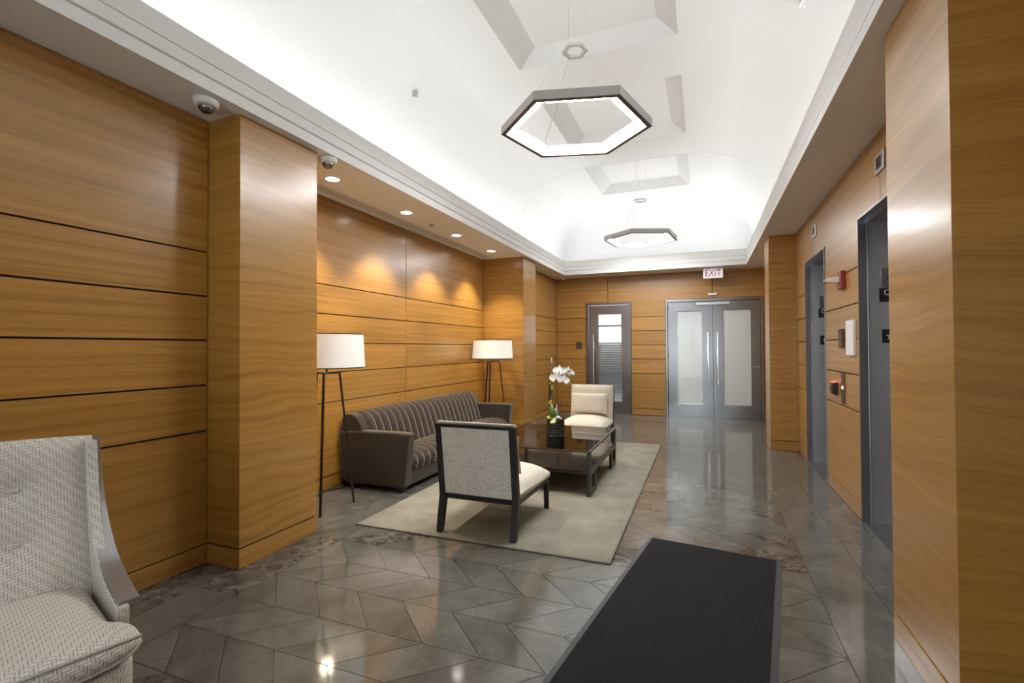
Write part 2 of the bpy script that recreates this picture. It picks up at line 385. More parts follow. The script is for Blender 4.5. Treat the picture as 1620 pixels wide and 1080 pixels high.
def pilaster(name, x0, x1, y0, y1, label):
    o = MB().box(x0 + .012, x1 - .012, y0 + .012, y1 - .012, 0, H).build(name, 'groove'); struct(name, o, label)
    MB().box(x0, x1, y0, y1, GZ[0] + .0045, H).build('veneer', 'flame_wood', o, bevel=0.002, seg=1)
    MB().box(x0 - .001, x1 + .001, y0 - .001, y1 + .001, 0, GZ[0] - .0045).build('baseboard', 'flame_wood', o, bevel=0.002, seg=1)
pilaster('wall_pilaster_left_near', XL - .40, XP, YA, YB, 'wood veneered pilaster at left, in front of the first floor lamp')
pilaster('wall_pilaster_left_far', XN - .0, XP, YC, YD, 'wood veneered pilaster behind the second floor lamp')
pilaster('wall_pilaster_right_near', XRP, 1.70, YG, YF, 'large bright wood pilaster at the right edge, nearest the camera')
pilaster('wall_pilaster_right_far', XRP, 1.45, YE, YE2, 'wood pilaster between the far elevator and the steel double doors')
# back wall with two door openings
D1 = (-2.197, -1.306, 2.195); D2 = (-0.665, 0.997, 2.207)
b = MB()
for x0, x1, z0, z1 in ((-3.1, D1[0], 0, H), (D1[1], D2[0], 0, H), (D2[1], 1.4, 0, H), (D1[0], D1[1], D1[2], H), (D2[0], D2[1], D2[2], H)): b.box(x0, x1, YW + .020, YW + .16, z0, z1)
wb = b.build('wall_back', 'groove'); struct('wall_back', wb, 'wood panelled end wall with the two steel doors')
rows(wb, 1, YW, -1, XE, D1[0], ZALL[:-1]); rows(wb, 1, YW, -1, D1[1], D2[0], ZALL[:-1]); rows(wb, 1, YW, -1, D2[1], XR, ZALL[:-1])
z5 = GZ[5]
panel(wb, 1, YW, -1, [(XE, z5), (D1[0], z5), (D1[0], D1[2]), (-1.754, D1[2]), (-1.754, H), (XE, H)])
panel(wb, 1, YW, -1, [(-1.754, D1[2]), (D1[1], D1[2]), (D1[1], z5), (D2[0], z5), (D2[0], D2[2]), (.167, D2[2]), (.167, H), (-1.754, H)])
panel(wb, 1, YW, -1, [(.167, D2[2]), (D2[1], D2[2]), (D2[1], z5), (XR, z5), (XR, H), (.167, H)])
# right wall with two elevator openings
E1 = (3.37, 4.303); E2 = (5.385, 6.317); ET = 2.25
b = MB()
for y0, y1, z0, z1 in ((YF - .1, E1[0], 0, H), (E1[1], E2[0], 0, H), (E2[1], YW, 0, H), (E1[0], E1[1], ET, H), (E2[0], E2[1], ET, H)): b.box(XR + .020, XR + .34, y0, y1, z0, z1)
wr = b.build('wall_right', 'groove'); struct('wall_right', wr, 'wood panelled right wall with the two steel elevator openings')
rows(wr, 0, XR, -1, YF, E1[0], ZALL[:-1]); rows(wr, 0, XR, -1, E1[1], E2[0], ZALL[:-1]); rows(wr, 0, XR, -1, E2[1], YE, ZALL[:-1]); rows(wr, 0, XR, -1, YE2, YW, ZALL)
J1, J2 = 3.83, 5.855
panel(wr, 0, XR, -1, [(YF, z5), (E1[0], z5), (E1[0], ET), (J1, ET), (J1, H), (YF, H)])
panel(wr, 0, XR, -1, [(J1, ET), (E1[1], ET), (E1[1], z5), (E2[0], z5), (E2[0], ET), (J2, ET), (J2, H), (J1, H)])
panel(wr, 0, XR, -1, [(J2, ET), (E2[1], ET), (E2[1], z5), (YE, z5), (YE, H), (J2, H)])
wrn = wallcore('wall_right_near', XR + .02, XR + .3, Y0, YG + .05, 'wood panelled right wall beside the camera'); rows(wrn, 0, XR, -1, Y0, YG, ZALL, (.3,))
# unseen front wall behind the camera; glazed opening added to let daylight in
b = MB().box(-3.4, -2.3, Y0 - .2, Y0, 0, H).box(.5, 1.7, Y0 - .2, Y0, 0, H).box(-2.3, .5, Y0 - .2, Y0, 2.5, H).box(-3.4, 1.7, Y0 - .2, Y0, H, 4.6)
wf = b.build('wall_front', 'white_paint'); struct('wall_front', wf, 'white entrance wall behind the camera')
wi = empty('daylight_opening', (-.9, Y0 - .1, 0)); struct('daylight_opening', wi, 'unseen glazed opening added behind the camera to let in daylight')
b = MB()
for x in (-1.4, -.5, .5, 1.4): b.box(x - .03, x + .03, -.04, .04, 0, 2.5)
b.box(-1.4, 1.4, -.04, .04, 0, .06).box(-1.4, 1.4, -.04, .04, 2.44, 2.5); b.build('window_frame', 'grey_paint', wi)
MB().box(-1.4, 1.4, -.005, .005, .06, 2.44).build('pane', 'clear_glass', wi)

# ---- ceiling: soffit, cornice, cove, vault with coffers
VX = -0.971
CX0, CX1, CYB = -2.50, 0.70, 9.15
prof = [(0.784, 4.20), (0.90, 4.19), (1.05, 4.165), (1.20, 4.125), (1.33, 4.075), (1.45, 4.015), (1.56, 3.94), (1.66, 3.845), (1.745, 3.73), (1.81, 3.61), (1.86, 3.49), (1.90, 3.35), (1.925, 3.20), (1.935, 3.05), (1.937, 2.86)]
b = MB()
b.box(-3.5, CX0 - .03, Y0, YW + .16, H, H + .03).box(CX1 + .03, 1.9, Y0, YW + .16, H, H + .03).box(CX0 - .03, CX1 + .03, CYB + .03, YW + .16, H, H + .03)
ce = b.build('ceiling', 'soffit_paint'); struct('ceiling', ce, 'white soffit with stepped cornice around a coffered barrel vault')
# stepped cornice swept round three sides (distance back from the opening, height)
cp = [(0, H), (0, 2.783), (.028, 2.786), (.028, 2.798), (.006, 2.801), (.006, 2.868), (.024, 2.870), (.024, 2.876), (.010, 2.878), (.010, 2.990), (.06, 2.990), (.06, 2.86), (.55, 2.86), (.55, 2.752), (.06, 2.752), (.0295, 2.752), (.0295, H)]
v = []
for (yend, side) in (('s', 0), ('c', 0), ('c', 1), ('s', 1)):
    for d, z in cp:
        x = CX0 - d if side == 0 else CX1 + d
        v.append((x, Y0 if yend == 's' else CYB + d, z))
n = len(cp); f = [(i * n + j, i * n + (j + 1) % n, (i + 1) * n + (j + 1) % n, (i + 1) * n + j) for i in range(3) for j in range(n)]
MB().add(v, f).build('cornice', 'white_paint', ce)
# vault
def endY(off): return 8.46 + off * 1.1
cof = [(.97, 2.48), (3.205, 4.72), (5.43, 6.94), (7.70, 9.18)]
b = MB()
for sgn in (-1, 1):
    v = []; f = []
    for o_, z in prof: v += [(VX + sgn * o_, Y0, z), (VX + sgn * o_, endY(o_), z)]
    f = [(2 * i, 2 * i + 1, 2 * i + 3, 2 * i + 2) for i in range(len(prof) - 1)]
    b.add(v, f)
v = []
for o_, z in prof: v += [(VX - o_, endY(o_), z), (VX + o_, endY(o_), z)]
b.add(v, [(2 * i, 2 * i + 1, 2 * i + 3, 2 * i + 2) for i in range(len(prof) - 1)])
va = b.build('vault', 'white_paint', ce, smooth=False)
va.data.polygons.foreach_set('use_smooth', [True] * len(va.data.polygons))
for e in va.data.edges:
    pass
sh = va.modifiers.new('split', 'EDGE_SPLIT'); sh.split_angle = math.radians(35)
b = MB(); ys = [Y0]
for y0, y1 in cof: ys += [y0, y1]
ys.append(endY(.784)); hw = .784
for i in range(0, len(ys), 2): b.add([(VX - hw, ys[i], 4.2), (VX + hw, ys[i], 4.2), (VX + hw, ys[i + 1], 4.2), (VX - hw, ys[i + 1], 4.2)], [(0, 1, 2, 3)])
b.build('vault_crown', 'white_paint', ce)
for y0, y1 in cof:
    b = MB(); ix, iy, dz = .19, .06, .17
    lo = [(VX - hw, y0), (VX + hw, y0), (VX + hw, y1), (VX - hw, y1)]; hi = [(VX - hw + ix, y0 + iy), (VX + hw - ix, y0 + iy), (VX + hw - ix, y1 - iy), (VX - hw + ix, y1 - iy)]
    b.add([(x, y, 4.2) for x, y in lo] + [(x, y, 4.2 + dz) for x, y in hi], [(0, 1, 5, 4), (1, 2, 6, 5), (2, 3, 7, 6), (3, 0, 4, 7), (4, 5, 6, 7)])
    b.build('coffer', 'white_paint', ce)
# fine bead across the vault before the last coffer
pth = [(VX - o_, 7.66, z - .001) for o_, z in reversed(prof[:-2])] + [(VX + o_, 7.66, z - .001) for o_, z in prof[:-2]]
MB().tube(pth, .004, 6).build('bead', 'white_paint', ce)
# cove lamps on the ledge behind the cornice
def cove(x0, x1, y0, y1, label):
    o = empty('cove_light', ((x0 + x1) / 2, (y0 + y1) / 2, 2.862)); dx, dy = (x1 - x0) / 2, (y1 - y0) / 2
    MB().box(-dx, dx, -dy, dy, 0, .02).build('housing', 'white_gloss', o); MB().box(-dx + .005, dx - .005, -dy + .005, dy - .005, .02, .035).build('diffuser', 'cove_glow', o)
    tag(o, label, 'light strip', 'cove lights behind the cornice')
cove(-2.74, -2.69, Y0 + .1, 9.3, 'white linear cove light hidden behind the left cornice'); cove(.89, .94, Y0 + .1, 9.3, 'white linear cove light hidden behind the right cornice'); cove(-2.3, .5, 9.36, 9.385, 'white linear cove light hidden behind the end cornice')

# ================================================================ DOORS
d = empty('door_1', (D1[0], YW, 0)); struct('door_1', d, 'single steel door with a tall glass pane, left of the double doors')
W = D1[1] - D1[0]; T = D1[2]
fr = MB().prism([(0, 0), (.045, 0), (.045, T - .045), (W - .045, T - .045), (W - .045, 0), (W, 0), (W, T), (0, T)], 1, -.018, .10).build('door_frame', 'steel', d, bevel=.003, seg=1)
lf = MB()
px0, px1, pz0, pz1 = .243, .697, .241, 1.965
lf.box(.05, px0, .03, .075, .008, T - .05).box(px1, W - .05, .03, .075, .008, T - .05).box(px0, px1, .03, .075, .008, pz0).box(px0, px1, .03, .075, pz1, T - .05)
lo = lf.build('door_leaf', 'steel', d)
MB().box(px0, px1, .048, .056, pz0, pz1).build('pane', 'clear_glass', lo)
MB().box(px0 - .008, px1 + .008, .022, .03, pz0 - .010, pz0).build('glazing_bead', 'chrome', lo)
def pull(parent, x, z0, z1):
    MB().tube([(x, .03, z1 - .03), (x, -.035, z1 - .03), (x, -.04, z1), (x, -.04, z0), (x, -.035, z0 + .03), (x, .03, z0 + .03)], .011, 10).build('pull_handle', 'chrome', parent, smooth=True)
pull(lo, .157, .60, 1.565)
# room seen through the pane: blind and lit window
mr = MB().box(-.3, W + .3, .95, 1.0, 0, 2.6).box(-.35, -.3, .17, 1.0, 0, 2.6).box(W + .3, W + .35, .17, 1.0, 0, 2.6).box(-.35, W + .35, .17, 1.0, 2.5, 2.55).build('mail_room_shell', 'grey_paint', d)
MB().box(.1, W - .1, .4, .8, 2.48, 2.498).build('added_fill_panel', 'mail_fill_glow', d)  # added glowing panel, out of view, that brightens the blind slats
wb_ = empty('window_2', (D1[0], YW, 0)); struct('window_2', wb_, 'bright mail room window with horizontal blind, seen through the single steel door')
MB().box(-.1, W + .2, .93, .945, 1.42, 2.2).build('lit_pane', 'window_glow', wb_)
MB().box(-.1, W + .2, .90, .92, 1.76, 1.80).build('rail', 'grey_paint', wb_)
sl = MB().box(-.1, W + .2, -.022, .022, -.0015, .0015).mesh('slat'); sl.materials.append(MATS['blind'])
z = 1.38
while z > .2: inst('slat', sl, wb_, (0, .88, z), (math.radians(62), 0, 0)); z -= .05

d = empty('door_2', (D2[0], YW, 0)); struct('door_2', d, 'wide steel double doors with two tall frosted panes')
W = D2[1] - D2[0]; T = D2[2]
MB().prism([(0, 0), (.04, 0), (.04, T - .05), (W - .04, T - .05), (W - .04, 0), (W, 0), (W, T), (0, T)], 1, -.02, .10).build('door_frame', 'steel', d, bevel=.003, seg=1)
mid = .167 - D2[0]
for x0, x1, p0, p1, hx in ((.045, mid - .003, .207, .645, .745), (mid + .003, W - .045, 1.008, 1.463, .907)):
    lf = MB(); z0, z1 = .25, 1.985
    lf.box(x0, p0, .02, .065, .01, T - .055).box(p1, x1, .02, .065, .01, T - .055).box(p0, p1, .02, .065, .01, z0).box(p0, p1, .02, .065, z1, T - .055)
    lo = lf.build('door_leaf', 'steel', d)
    MB().box(p0, p1, .036, .048, z0, z1).build('pane', 'frosted_glass', lo)
    MB().box(p0 - .006, p1 + .006, .012, .02, z0 - .010, z0).build('glazing_bead', 'chrome', lo)
    MB().box(x0 + .01, x1 - .01, .014, .0199, .02, .17).build('kick_plate', 'steel', lo)
    pull(lo, hx, .62, 1.575)
lk = MB().lathe([(.0, 0), (.016, 0), (.016, .012), (0, .012)], n=16).build('lock', 'chrome', d); lk.rotation_euler = (PI / 2, 0, 0); lk.location = (1.58, .02, .95)
MB().box(1.49, 1.555, .008, .02, .945, .957).build('latch_plate', 'chrome', d)
MB().box(.547, 1.119, -.035, .02, 2.085, 2.135).build('door_operator', 'bright_steel', d, bevel=.004)
for zz in (2.0, 1.1, .25):
    MB().tube([(.046, -.005, zz), (.046, -.005, zz + .1)], .008, 8).build('hinge', 'chrome', d)
MB().box(0, W, -.02, .12, 0, .008).build('threshold', 'steel', d)
MB().box(-.1, W + .1, .16, .2, 0, 2.4).build('vestibule_back', 'dark_void', d)

def star(r, parent, loc, rot):
    pts = [(r * (1 if i % 2 == 0 else .42) * math.sin(i * PI / 5), r * (1 if i % 2 == 0 else .42) * math.cos(i * PI / 5)) for i in range(10)]
    me = MB().prism(pts, 2, 0, .002).mesh('star_mark'); me.materials.append(MATS['white_gloss']); return inst('star_mark', me, parent, loc, rot)
def elevator(name, y0, y1, label, extra):
    d = empty(name, (XR, y0, 0)); struct(name, d, label); L = y1 - y0; T = ET
    DX = .33
    for s_, yy in ((1, L), (-1, 0)):
        MB().box(-.012, .048, *sorted((yy, yy - s_ * .012)), 0, T).build('outer_jamb', 'dark_steel', d, bevel=.002, seg=1)
        MB().box(.046, .054, *sorted((yy - s_ * .010, yy - s_ * .020)), 0, T - .012).build('jamb_edge', 'chrome', d)
        MB().box(.054, DX, *sorted((yy, yy - s_ * .014)), 0, T).build('inner_jamb', 'bright_steel', d)
    MB().box(-.012, .048, 0, L, T - .012, T + .002).build('outer_head', 'dark_steel', d, bevel=.002, seg=1)
    MB().box(.048, DX, 0, L, T - .03, T).build('inner_head', 'dark_steel', d)
    for a0, a1 in ((.0, L / 2 - .002), (L / 2 + .002, L)):
        MB().box(DX - .05, DX - .01, a0, a1, .012, T - .03).build('door_panel', 'steel', d)
    MB().box(0, DX, 0, L, 0, .010).build('sill', 'dark_steel', d)
    MB().box(DX, DX + .04, -.02, L + .02, 0, T).build('shaft_back', 'dark_void', d)
    for s_, yy in ((1, L), (-1, 0)):
        f0 = yy - s_ * .014; f1 = yy - s_ * .018; rot = (PI / 2, 0, 0) if s_ == 1 else (PI / 2, 0, PI)
        p = MB().box(.128, .232, *sorted((f0, f1)), 1.325, 1.425).build('floor_star_plate', 'black_plastic', d); star(.032, p, (.180, f1, 1.375), rot)
        p = MB().box(.115, .235, *sorted((f0, f1)), 1.625, 1.725).build('rescue_sign', 'black_plastic', d)
        me = MB().lathe([(.016, 0), (.022, 0), (.022, .002), (.016, .002)], n=20, closed=True).mesh('ring_mark'); me.materials.append(MATS['white_gloss']); inst('ring_mark', me, p, (.165, f1, 1.695), rot)
        p = MB().box(.125, .225, *sorted((f0, f1 - s_ * .004)), 1.73, 1.87).build('key_switch_plate', 'steel', d, bevel=.004)
        me = MB().lathe([(.0, 0), (.012, 0), (.012, .004), (0, .004)], n=16).mesh('key_switch'); me.materials.append(MATS['black_plastic']); inst('key_switch', me, p, (.172, f1 - s_ * .004, 1.795), rot)
elevator('door_3', *E1, 'near brushed steel elevator opening, partly behind the large right pilaster', 0)
elevator('door_4', *E2, 'far brushed steel elevator opening', 1)

# ================================================================ CEILING AND WALL FIXTURES
def pendant(cx, cy_, z, R, a, label):
    o = empty('hexagon_pendant', (cx, cy_, z), a); tag(o, label, 'pendant light', 'hexagon pendant lights')
    def hx(r): return [(r * math.cos(i * PI / 3), r * math.sin(i * PI / 3)) for i in range(6)]
    def ringsec(sec):
        b = MB(); n = len(sec); v = []
        for i in range(6):
            for r, zz in sec: v.append((r * math.cos(i * PI / 3), r * math.sin(i * PI / 3), zz))
        b.add(v, [(i * n + j, i * n + (j + 1) % n, ((i + 1) % 6) * n + (j + 1) % n, ((i + 1) % 6) * n + j) for i in range(6) for j in range(n)]); return b
    ringsec([(R, .003), (R, .068), (R - .012, .068), (R - .012, .003)]).build('outer_frame', 'pendant_frame', o)
    ringsec([(R, 0), (R, .003), (R - .042, .003), (R - .042, 0)]).build('bottom_rim', 'pendant_rim_shaded', o)
    ringsec([(R - .012, .060), (R - .012, .068), (R - .125, .068), (R - .125, .060)]).build('reflector', 'white_gloss', o)
    ringsec([(R - .117, .030), (R - .117, .060), (R - .125, .060), (R - .125, .030)]).build('inner_lip', 'white_gloss', o)
    for i in range(6):
        a0, a1 = i * PI / 3, (i + 1) * PI / 3; p0 = Vector((math.cos(a0), math.sin(a0), 0)); p1 = Vector((math.cos(a1), math.sin(a1), 0)); r0 = R - .083
        q0 = p0.lerp(p1, .09) * r0; q1 = p0.lerp(p1, .91) * r0; t = Vector((0, 0, .034)); 
        MB().bar(q0 + t, q1 + t, .056, .020, (p0 + p1)).build('light_tube', 'pendant_glow', o)
        c = p0 * (R - .075) + Vector((0, 0, .034)); MB().box(c.x - .006, c.x + .006, c.y - .006, c.y + .006, c.z - .012, c.z + .026).build('corner_clip', 'grey_paint', o)
    hz = .64
    sm = ringsec([(.108, hz), (.108, hz + .022), (.076, hz + .022), (.076, hz)]).build('hub_ring', 'white_gloss', o)
    ct = 4.37 - z
    MB().lathe([(0, ct - .03), (.11, ct - .03), (.115, ct - .02), (.115, ct), (0, ct)], n=6).build('canopy', 'white_gloss', o)
    for i in (0, 2, 4):
        c, s_ = math.cos(i * PI / 3), math.sin(i * PI / 3)
        MB().tube([((R - .02) * c, (R - .02) * s_, .066), (.1 * c, .1 * s_, hz + .01)], .0014, 5).build('suspension_wire', 'white_gloss', o)
        MB().tube([(.1 * c, .1 * s_, hz + .01), (.08 * c, .08 * s_, ct - .02)], .0014, 5).build('suspension_wire', 'white_gloss', o)
    c, s_ = math.cos(2 * PI / 3), math.sin(2 * PI / 3)
    MB().tube([(.1 * c, .1 * s_, ct - .02), (.098 * c, .098 * s_, ct * .8), (.102 * c, .102 * s_, hz + .02), (.13 * c, .13 * s_, hz - .03), ((R - .03) * c * .55, (R - .03) * s_ * .55, hz * .5), ((R - .03) * c, (R - .03) * s_, .068)], .0032, 6).build('power_cord', 'white_gloss', o, smooth=True)
    return o
plain('pendant_rim_shaded', (0.10, 0.085, 0.07), 0.5)  # shade on the frame's underside, put into a darker colour
plain('pendant_frame', (0.42, 0.41, 0.39), 0.5, 0.1)
pendant(-.946, 3.827, 3.060, .605, math.radians(194.9 - 180), 'large hexagonal ring pendant light nearest the camera, above the rug')
pendant(-.930, 8.103, 3.047, .597, math.radians(202.2 - 180), 'smaller looking hexagonal ring pendant light farther back, near the end wall')


def downlight(x, y, label):
    o = empty('recessed_downlight', (x, y, H)); tag(o, label, 'downlight', 'recessed downlights in the left soffit')
    MB().lathe([(.055, -.001), (.068, -.001), (.068, -.006), (.055, -.004)], n=28, closed=True).build('trim_ring', 'white_gloss', o, smooth=True)
    MB().lathe([(0, -.003), (.055, -.003), (.055, -.0012), (0, -.0012)], n=28).build('lens', 'down_glow', o)
    l = bpy.data.lights.new('downlight_beam', 'SPOT'); l.energy = DOWN; l.color = (1.0, .90, .74); l.spot_size = math.radians(96); l.spot_blend = .55; l.shadow_soft_size = .04
    lo = bpy.data.objects.new('downlight_beam', l); COL.objects.link(lo); lo.parent = o; lo.location = (0, 0, -.03)
for y, lb in ((3.194, 'round recessed downlight beside the second dome camera, nearest of the soffit row'), (4.273, 'round recessed downlight, second of the soffit row, before the small grey disc'), (5.372, 'round recessed downlight, third of the soffit row, past the small grey disc'), (6.444, 'round recessed downlight, farthest of the soffit row, above the far floor lamp')): downlight(-2.853, y, lb)
o = MB().lathe([(0, 0), (.034, 0), (.036, -.004), (.03, -.007), (0, -.007)], c=(-2.879, 4.822, H - .0005), n=24).build('sprinkler_cover', 'grey_paint'); tag(o, 'small grey disc in the soffit between two downlights', 'sprinkler')
o = empty('slot_diffuser', (-3.10, 4.79, H)); tag(o, 'long white slotted air diffuser in the soffit above the sofa', 'air vent')
MB().box(-.07, .07, -2.05, 2.05, -.004, -.0005).build('frame', 'white_gloss', o)
for dx in (-.04, 0, .04):
    MB().box(dx - .009, dx + .009, -2.04, 2.04, -.0048, -.0035).build('slot', 'frame_shadow', o)
    MB().box(dx + .010, dx + .016, -2.04, 2.04, -.010, -.003).build('vane', 'white_gloss', o)
def dome_cam(x, y, label):
    o = empty('dome_camera', (x, y, H), .4); tag(o, label, 'camera', 'dome cameras on the soffit')
    MB().lathe([(0, -.0005), (.064, -.0005), (.066, -.012), (.062, -.034), (.050, -.042), (.0, -.042)], n=32).build('housing', 'white_gloss', o, smooth=True)
    MB().lathe([(.040, -.040)] + [(.040 * math.cos(t * PI / 16), -.044 - .036 * math.sin(t * PI / 16)) for t in range(0, 9)], n=24).build('dome', 'dome_glass', o, smooth=True)
    ln = MB().lathe([(0, 0), (.010, 0), (.011, -.018), (.008, -.021), (0, -.020)], n=16).build('lens', 'black_plastic', o, smooth=True); ln.location = (.004, -.006, -.046); ln.rotation_euler = (.5, .35, 0)
    MB().lathe([(.012, -.043), (.034, -.043), (.032, -.058), (.014, -.066)], n=20, closed=True).build('gimbal', 'silver_leaf', o)
dome_cam(-2.60, 1.905, 'white dome security camera on the soffit in front of the near left pilaster'); dome_cam(-2.571, 2.83, 'white dome security camera on the soffit behind the near left pilaster, beside a downlight')
o = empty('smoke_detector', (-2.616, 9.50, H)); tag(o, 'small white round detector on the soffit in the far left corner', 'detector')
MB().lathe([(0, -.0005), (.06, -.0005), (.06, -.015), (0, -.015)], n=24).build('base', 'white_gloss', o); MB().lathe([(.05, -.015), (.045, -.036), (.0, -.04)], n=24).build('cap', 'white_gloss', o)
def sprink(x, y, z, ang, mat, label):
    o = empty('ceiling_sprinkler', (x, y, z)); tag(o, label, 'sprinkler', 'sprinklers on the vault'); o.rotation_euler = (0, ang, 0)
    MB().lathe([(0, .004), (.040, .004), (.040, -.006), (.030, -.010), (0, -.010)], n=20).build('escutcheon', mat, o); MB().lathe([(0, -.010), (.020, -.010), (.022, -.028), (0, -.030)], n=16).build('cap', mat, o)
sprink(-2.640, 4.10, 3.832, .75, 'grey_paint', 'small dark sprinkler on the left side of the vault, nearest the camera'); sprink(.706, 4.07, 3.828, -.75, 'white_gloss', "small white sprinkler on the right of the vault, at the picture's top edge")
sprink(-2.640, 8.60, 3.832, .75, 'white_gloss', 'small white sprinkler on the left side of the vault, beyond the last coffer edge'); sprink(.706, 8.50, 3.828, -.75, 'white_gloss', 'small white sprinkler on the far right side of the vault')
sprink(-.975, 5.98, 4.368, 0, 'white_gloss', 'small white sprinkler seen through the near hexagon pendant, in the middle coffer')
# exit sign
o = empty('exit_sign', (.175, 9.36, H)); tag(o, 'lit white exit sign with red letters hanging from the soffit', 'exit sign')
MB().box(-.165, .165, -.025, .025, -.185, -.012).build('housing', 'white_gloss', o, bevel=.004); MB().box(-.158, .158, -.028, -.0252, -.178, -.020).build('face', 'exit_face', o)
text('EXIT', .165, 'exit_red', o, (0, -.0295, -.098), (PI / 2, 0, 0), sx=.80); MB().box(-.05, .05, -.02, .02, -.013, -.0005).build('mount', 'white_gloss', o)
o = empty('door_sensor', (.168, YW, 2.278)); tag(o, 'small white motion sensor above the steel double doors', 'sensor')
MB().box(-.08, .08, -.04, -.0005, -.02, .022).build('body', 'white_gloss', o, bevel=.006); MB().box(-.03, .03, -.041, -.030, -.024, -.012).build('lens', 'grey_paint', o)
o = empty('room_sign', (-2.345, YW, 1.357)); tag(o, 'small brown plaque lettered mail room on the panel left of the single door', 'sign')
MB().box(-.062, .062, -.012, -.0005, -.068, .068).build('plate', 'bronze', o, bevel=.002); text('MAIL\nROOM', .042, 'black_plastic', o, (0, -.0135, .002), (PI / 2, 0, 0))
o = empty('wall_switch', (XE, 9.277, 1.06)); tag(o, 'small white wall control on the far left panel behind the orchid', 'switch')
MB().box(.0005, .012, -.03, .03, -.055, .055).build('plate', 'white_gloss', o, bevel=.003); MB().box(.012, .018, -.01, .01, -.02, .02).build('rocker', 'white_gloss', o)
def lantern(y, label):
    o = empty('elevator_lantern', (XR, y, 2.497)); tag(o, label, 'indicator', 'square lanterns above the elevators')
    MB().prism([(-.09, -.06), (.09, -.06), (.09, .065), (-.09, .065)], 0, -.012, -.0005).build('plate', 'silver_leaf', o, bevel=.003); MB().box(-.0135, -.011, -.045, .045, -.035, .040).build('lens', 'dark_lens', o)
plain('dark_lens', (0.03, 0.022, 0.02), 0.2)
lantern(3.81, 'square steel lantern with a dark window above the near elevator'); lantern(5.82, 'square steel lantern with a dark window above the far elevator')
o = empty('fire_alarm', (XR, 4.735, 1.85)); tag(o, 'red fire alarm strobe on the panel between the elevators', 'fire alarm')
MB().box(-.035, -.0005, -.06, .06, -.075, .075).build('body', 'red_plastic', o, bevel=.005)
MB().prism([(-.035, -.02), (-.12, -.015), (-.145, .0), (-.12, .022), (-.035, .03)], 1, -.028, .028).build('strobe', 'clear_plastic', o, bevel=.004)
o = MB().box(XR - .02, XR - .0005, 4.74, 4.85, 1.288, 1.448).build('wall_plaque', 'bronze', bevel=.002); tag(o, 'small bronze plaque left of the white plate between the elevators', 'plaque')
o = empty('notice_plate', (XR, 4.515, 1.368)); tag(o, 'tall white notice plate between the elevators', 'sign')
MB().box(-.02, -.0005, -.105, .105, -.135, .138).build('plate', 'white_gloss', o, bevel=.002)
MB().box(-.0208, -.0198, -.03, .03, .02, .06).build('printed_mark', 'soffit_paint', o)
o = empty('call_button_panel', (XR, 4.79, .958)); tag(o, 'narrow bronze elevator call panel with one lit button', 'call panel')
MB().box(-.006, .002, -.052, .052, -.13, .128).build('plate', 'bronze', o)
bt = MB().lathe([(0, 0), (.014, 0), (.014, .006), (0, .006)], n=16).build('button', 'button_glow', o); bt.rotation_euler = (0, -PI / 2, 0); bt.location = (-.006, .0, .0)
o = empty('card_reader', (XR, 5.02, .93)); tag(o, 'black card reader with a red light beside the call panel', 'card reader')
MB().prism([(-.0005, -.055), (-.035, -.045), (-.045, 0), (-.035, .055), (-.0005, .06)], 1, -.045, .045).build('body', 'black_plastic', o, bevel=.006)
MB().box(-.040, -.005, -.025, .025, .056, .070).build('indicator_light', 'red_led', o, bevel=.003)

# ================================================================ FURNITURE
# ---- rug
def rug():
    x0, x1, y0, y1 = -2.41, -.530, 2.936, 6.74
    o = empty('area_rug', ((x0 + x1) / 2, (y0 + y1) / 2, 0)); tag(o, 'large beige cut pile rug under the coffee table and cream chairs', 'rug')
    wx, wy = (x1 - x0) / 2, (y1 - y0) / 2
    nx, ny = 170, 340; b = MB(); rnd = random.Random(3)
    v = []
    for j in range(ny + 1):
        for i in range(nx + 1):
            ed = i in (0, nx) or j in (0, ny)
            v.append((-wx + .004 + (2 * wx - .008) * i / nx + (0 if ed else rnd.uniform(-.003, .003)), -wy + .004 + (2 * wy - .008) * j / ny + (0 if ed else rnd.uniform(-.003, .003)), (.007 if ed else .0135 + rnd.uniform(-.0025, .0012))))
    b.add(v, [(j * (nx + 1) + i, j * (nx + 1) + i + 1, (j + 1) * (nx + 1) + i + 1, (j + 1) * (nx + 1) + i) for j in range(ny) for i in range(nx)])
    b.build('pile', 'rug_pile', o)
    MB().box(-wx, wx, -wy, wy, .0005, .008).build('backing', 'rug_edge', o)
rug()
RUGZ = .0152
# ---- entrance mat
def floor_mat():
    a = math.radians(-8.2); W, L = .80, 2.6
    tr = Vector((.430, 3.335)); ux = Vector((math.cos(a), math.sin(a))); uy = Vector((-math.sin(a), math.cos(a)))
    c = tr - ux * W / 2 - uy * L / 2
    o = empty('entrance_mat', (c.x, c.y, 0), a); tag(o, 'black ribbed entrance mat with grey rubber edges in the foreground', 'mat')
    e = .034
    MB().box(-W / 2 + e - .004, W / 2 - e + .004, -L / 2 + e - .004, L / 2 - .006, .003, .0105).build('carpet', 'ribbed_carpet', o)
    for s_ in (-1, 1): MB().prism([(s_ * W / 2, .0005), (s_ * W / 2, .002), (s_ * (W / 2 - e), .009), (s_ * (W / 2 - e), .0005)], 1, -L / 2, L / 2).build('rubber_edge', 'rubber', o)
    MB().box(-W / 2 + e, W / 2 - e, L / 2 - .008, L / 2, .0005, .007).build('rubber_edge', 'rubber', o); MB().box(-W / 2 + e, W / 2 - e, -L / 2, -L / 2 + e, .0005, .007).build('rubber_edge', 'rubber', o)
floor_mat()

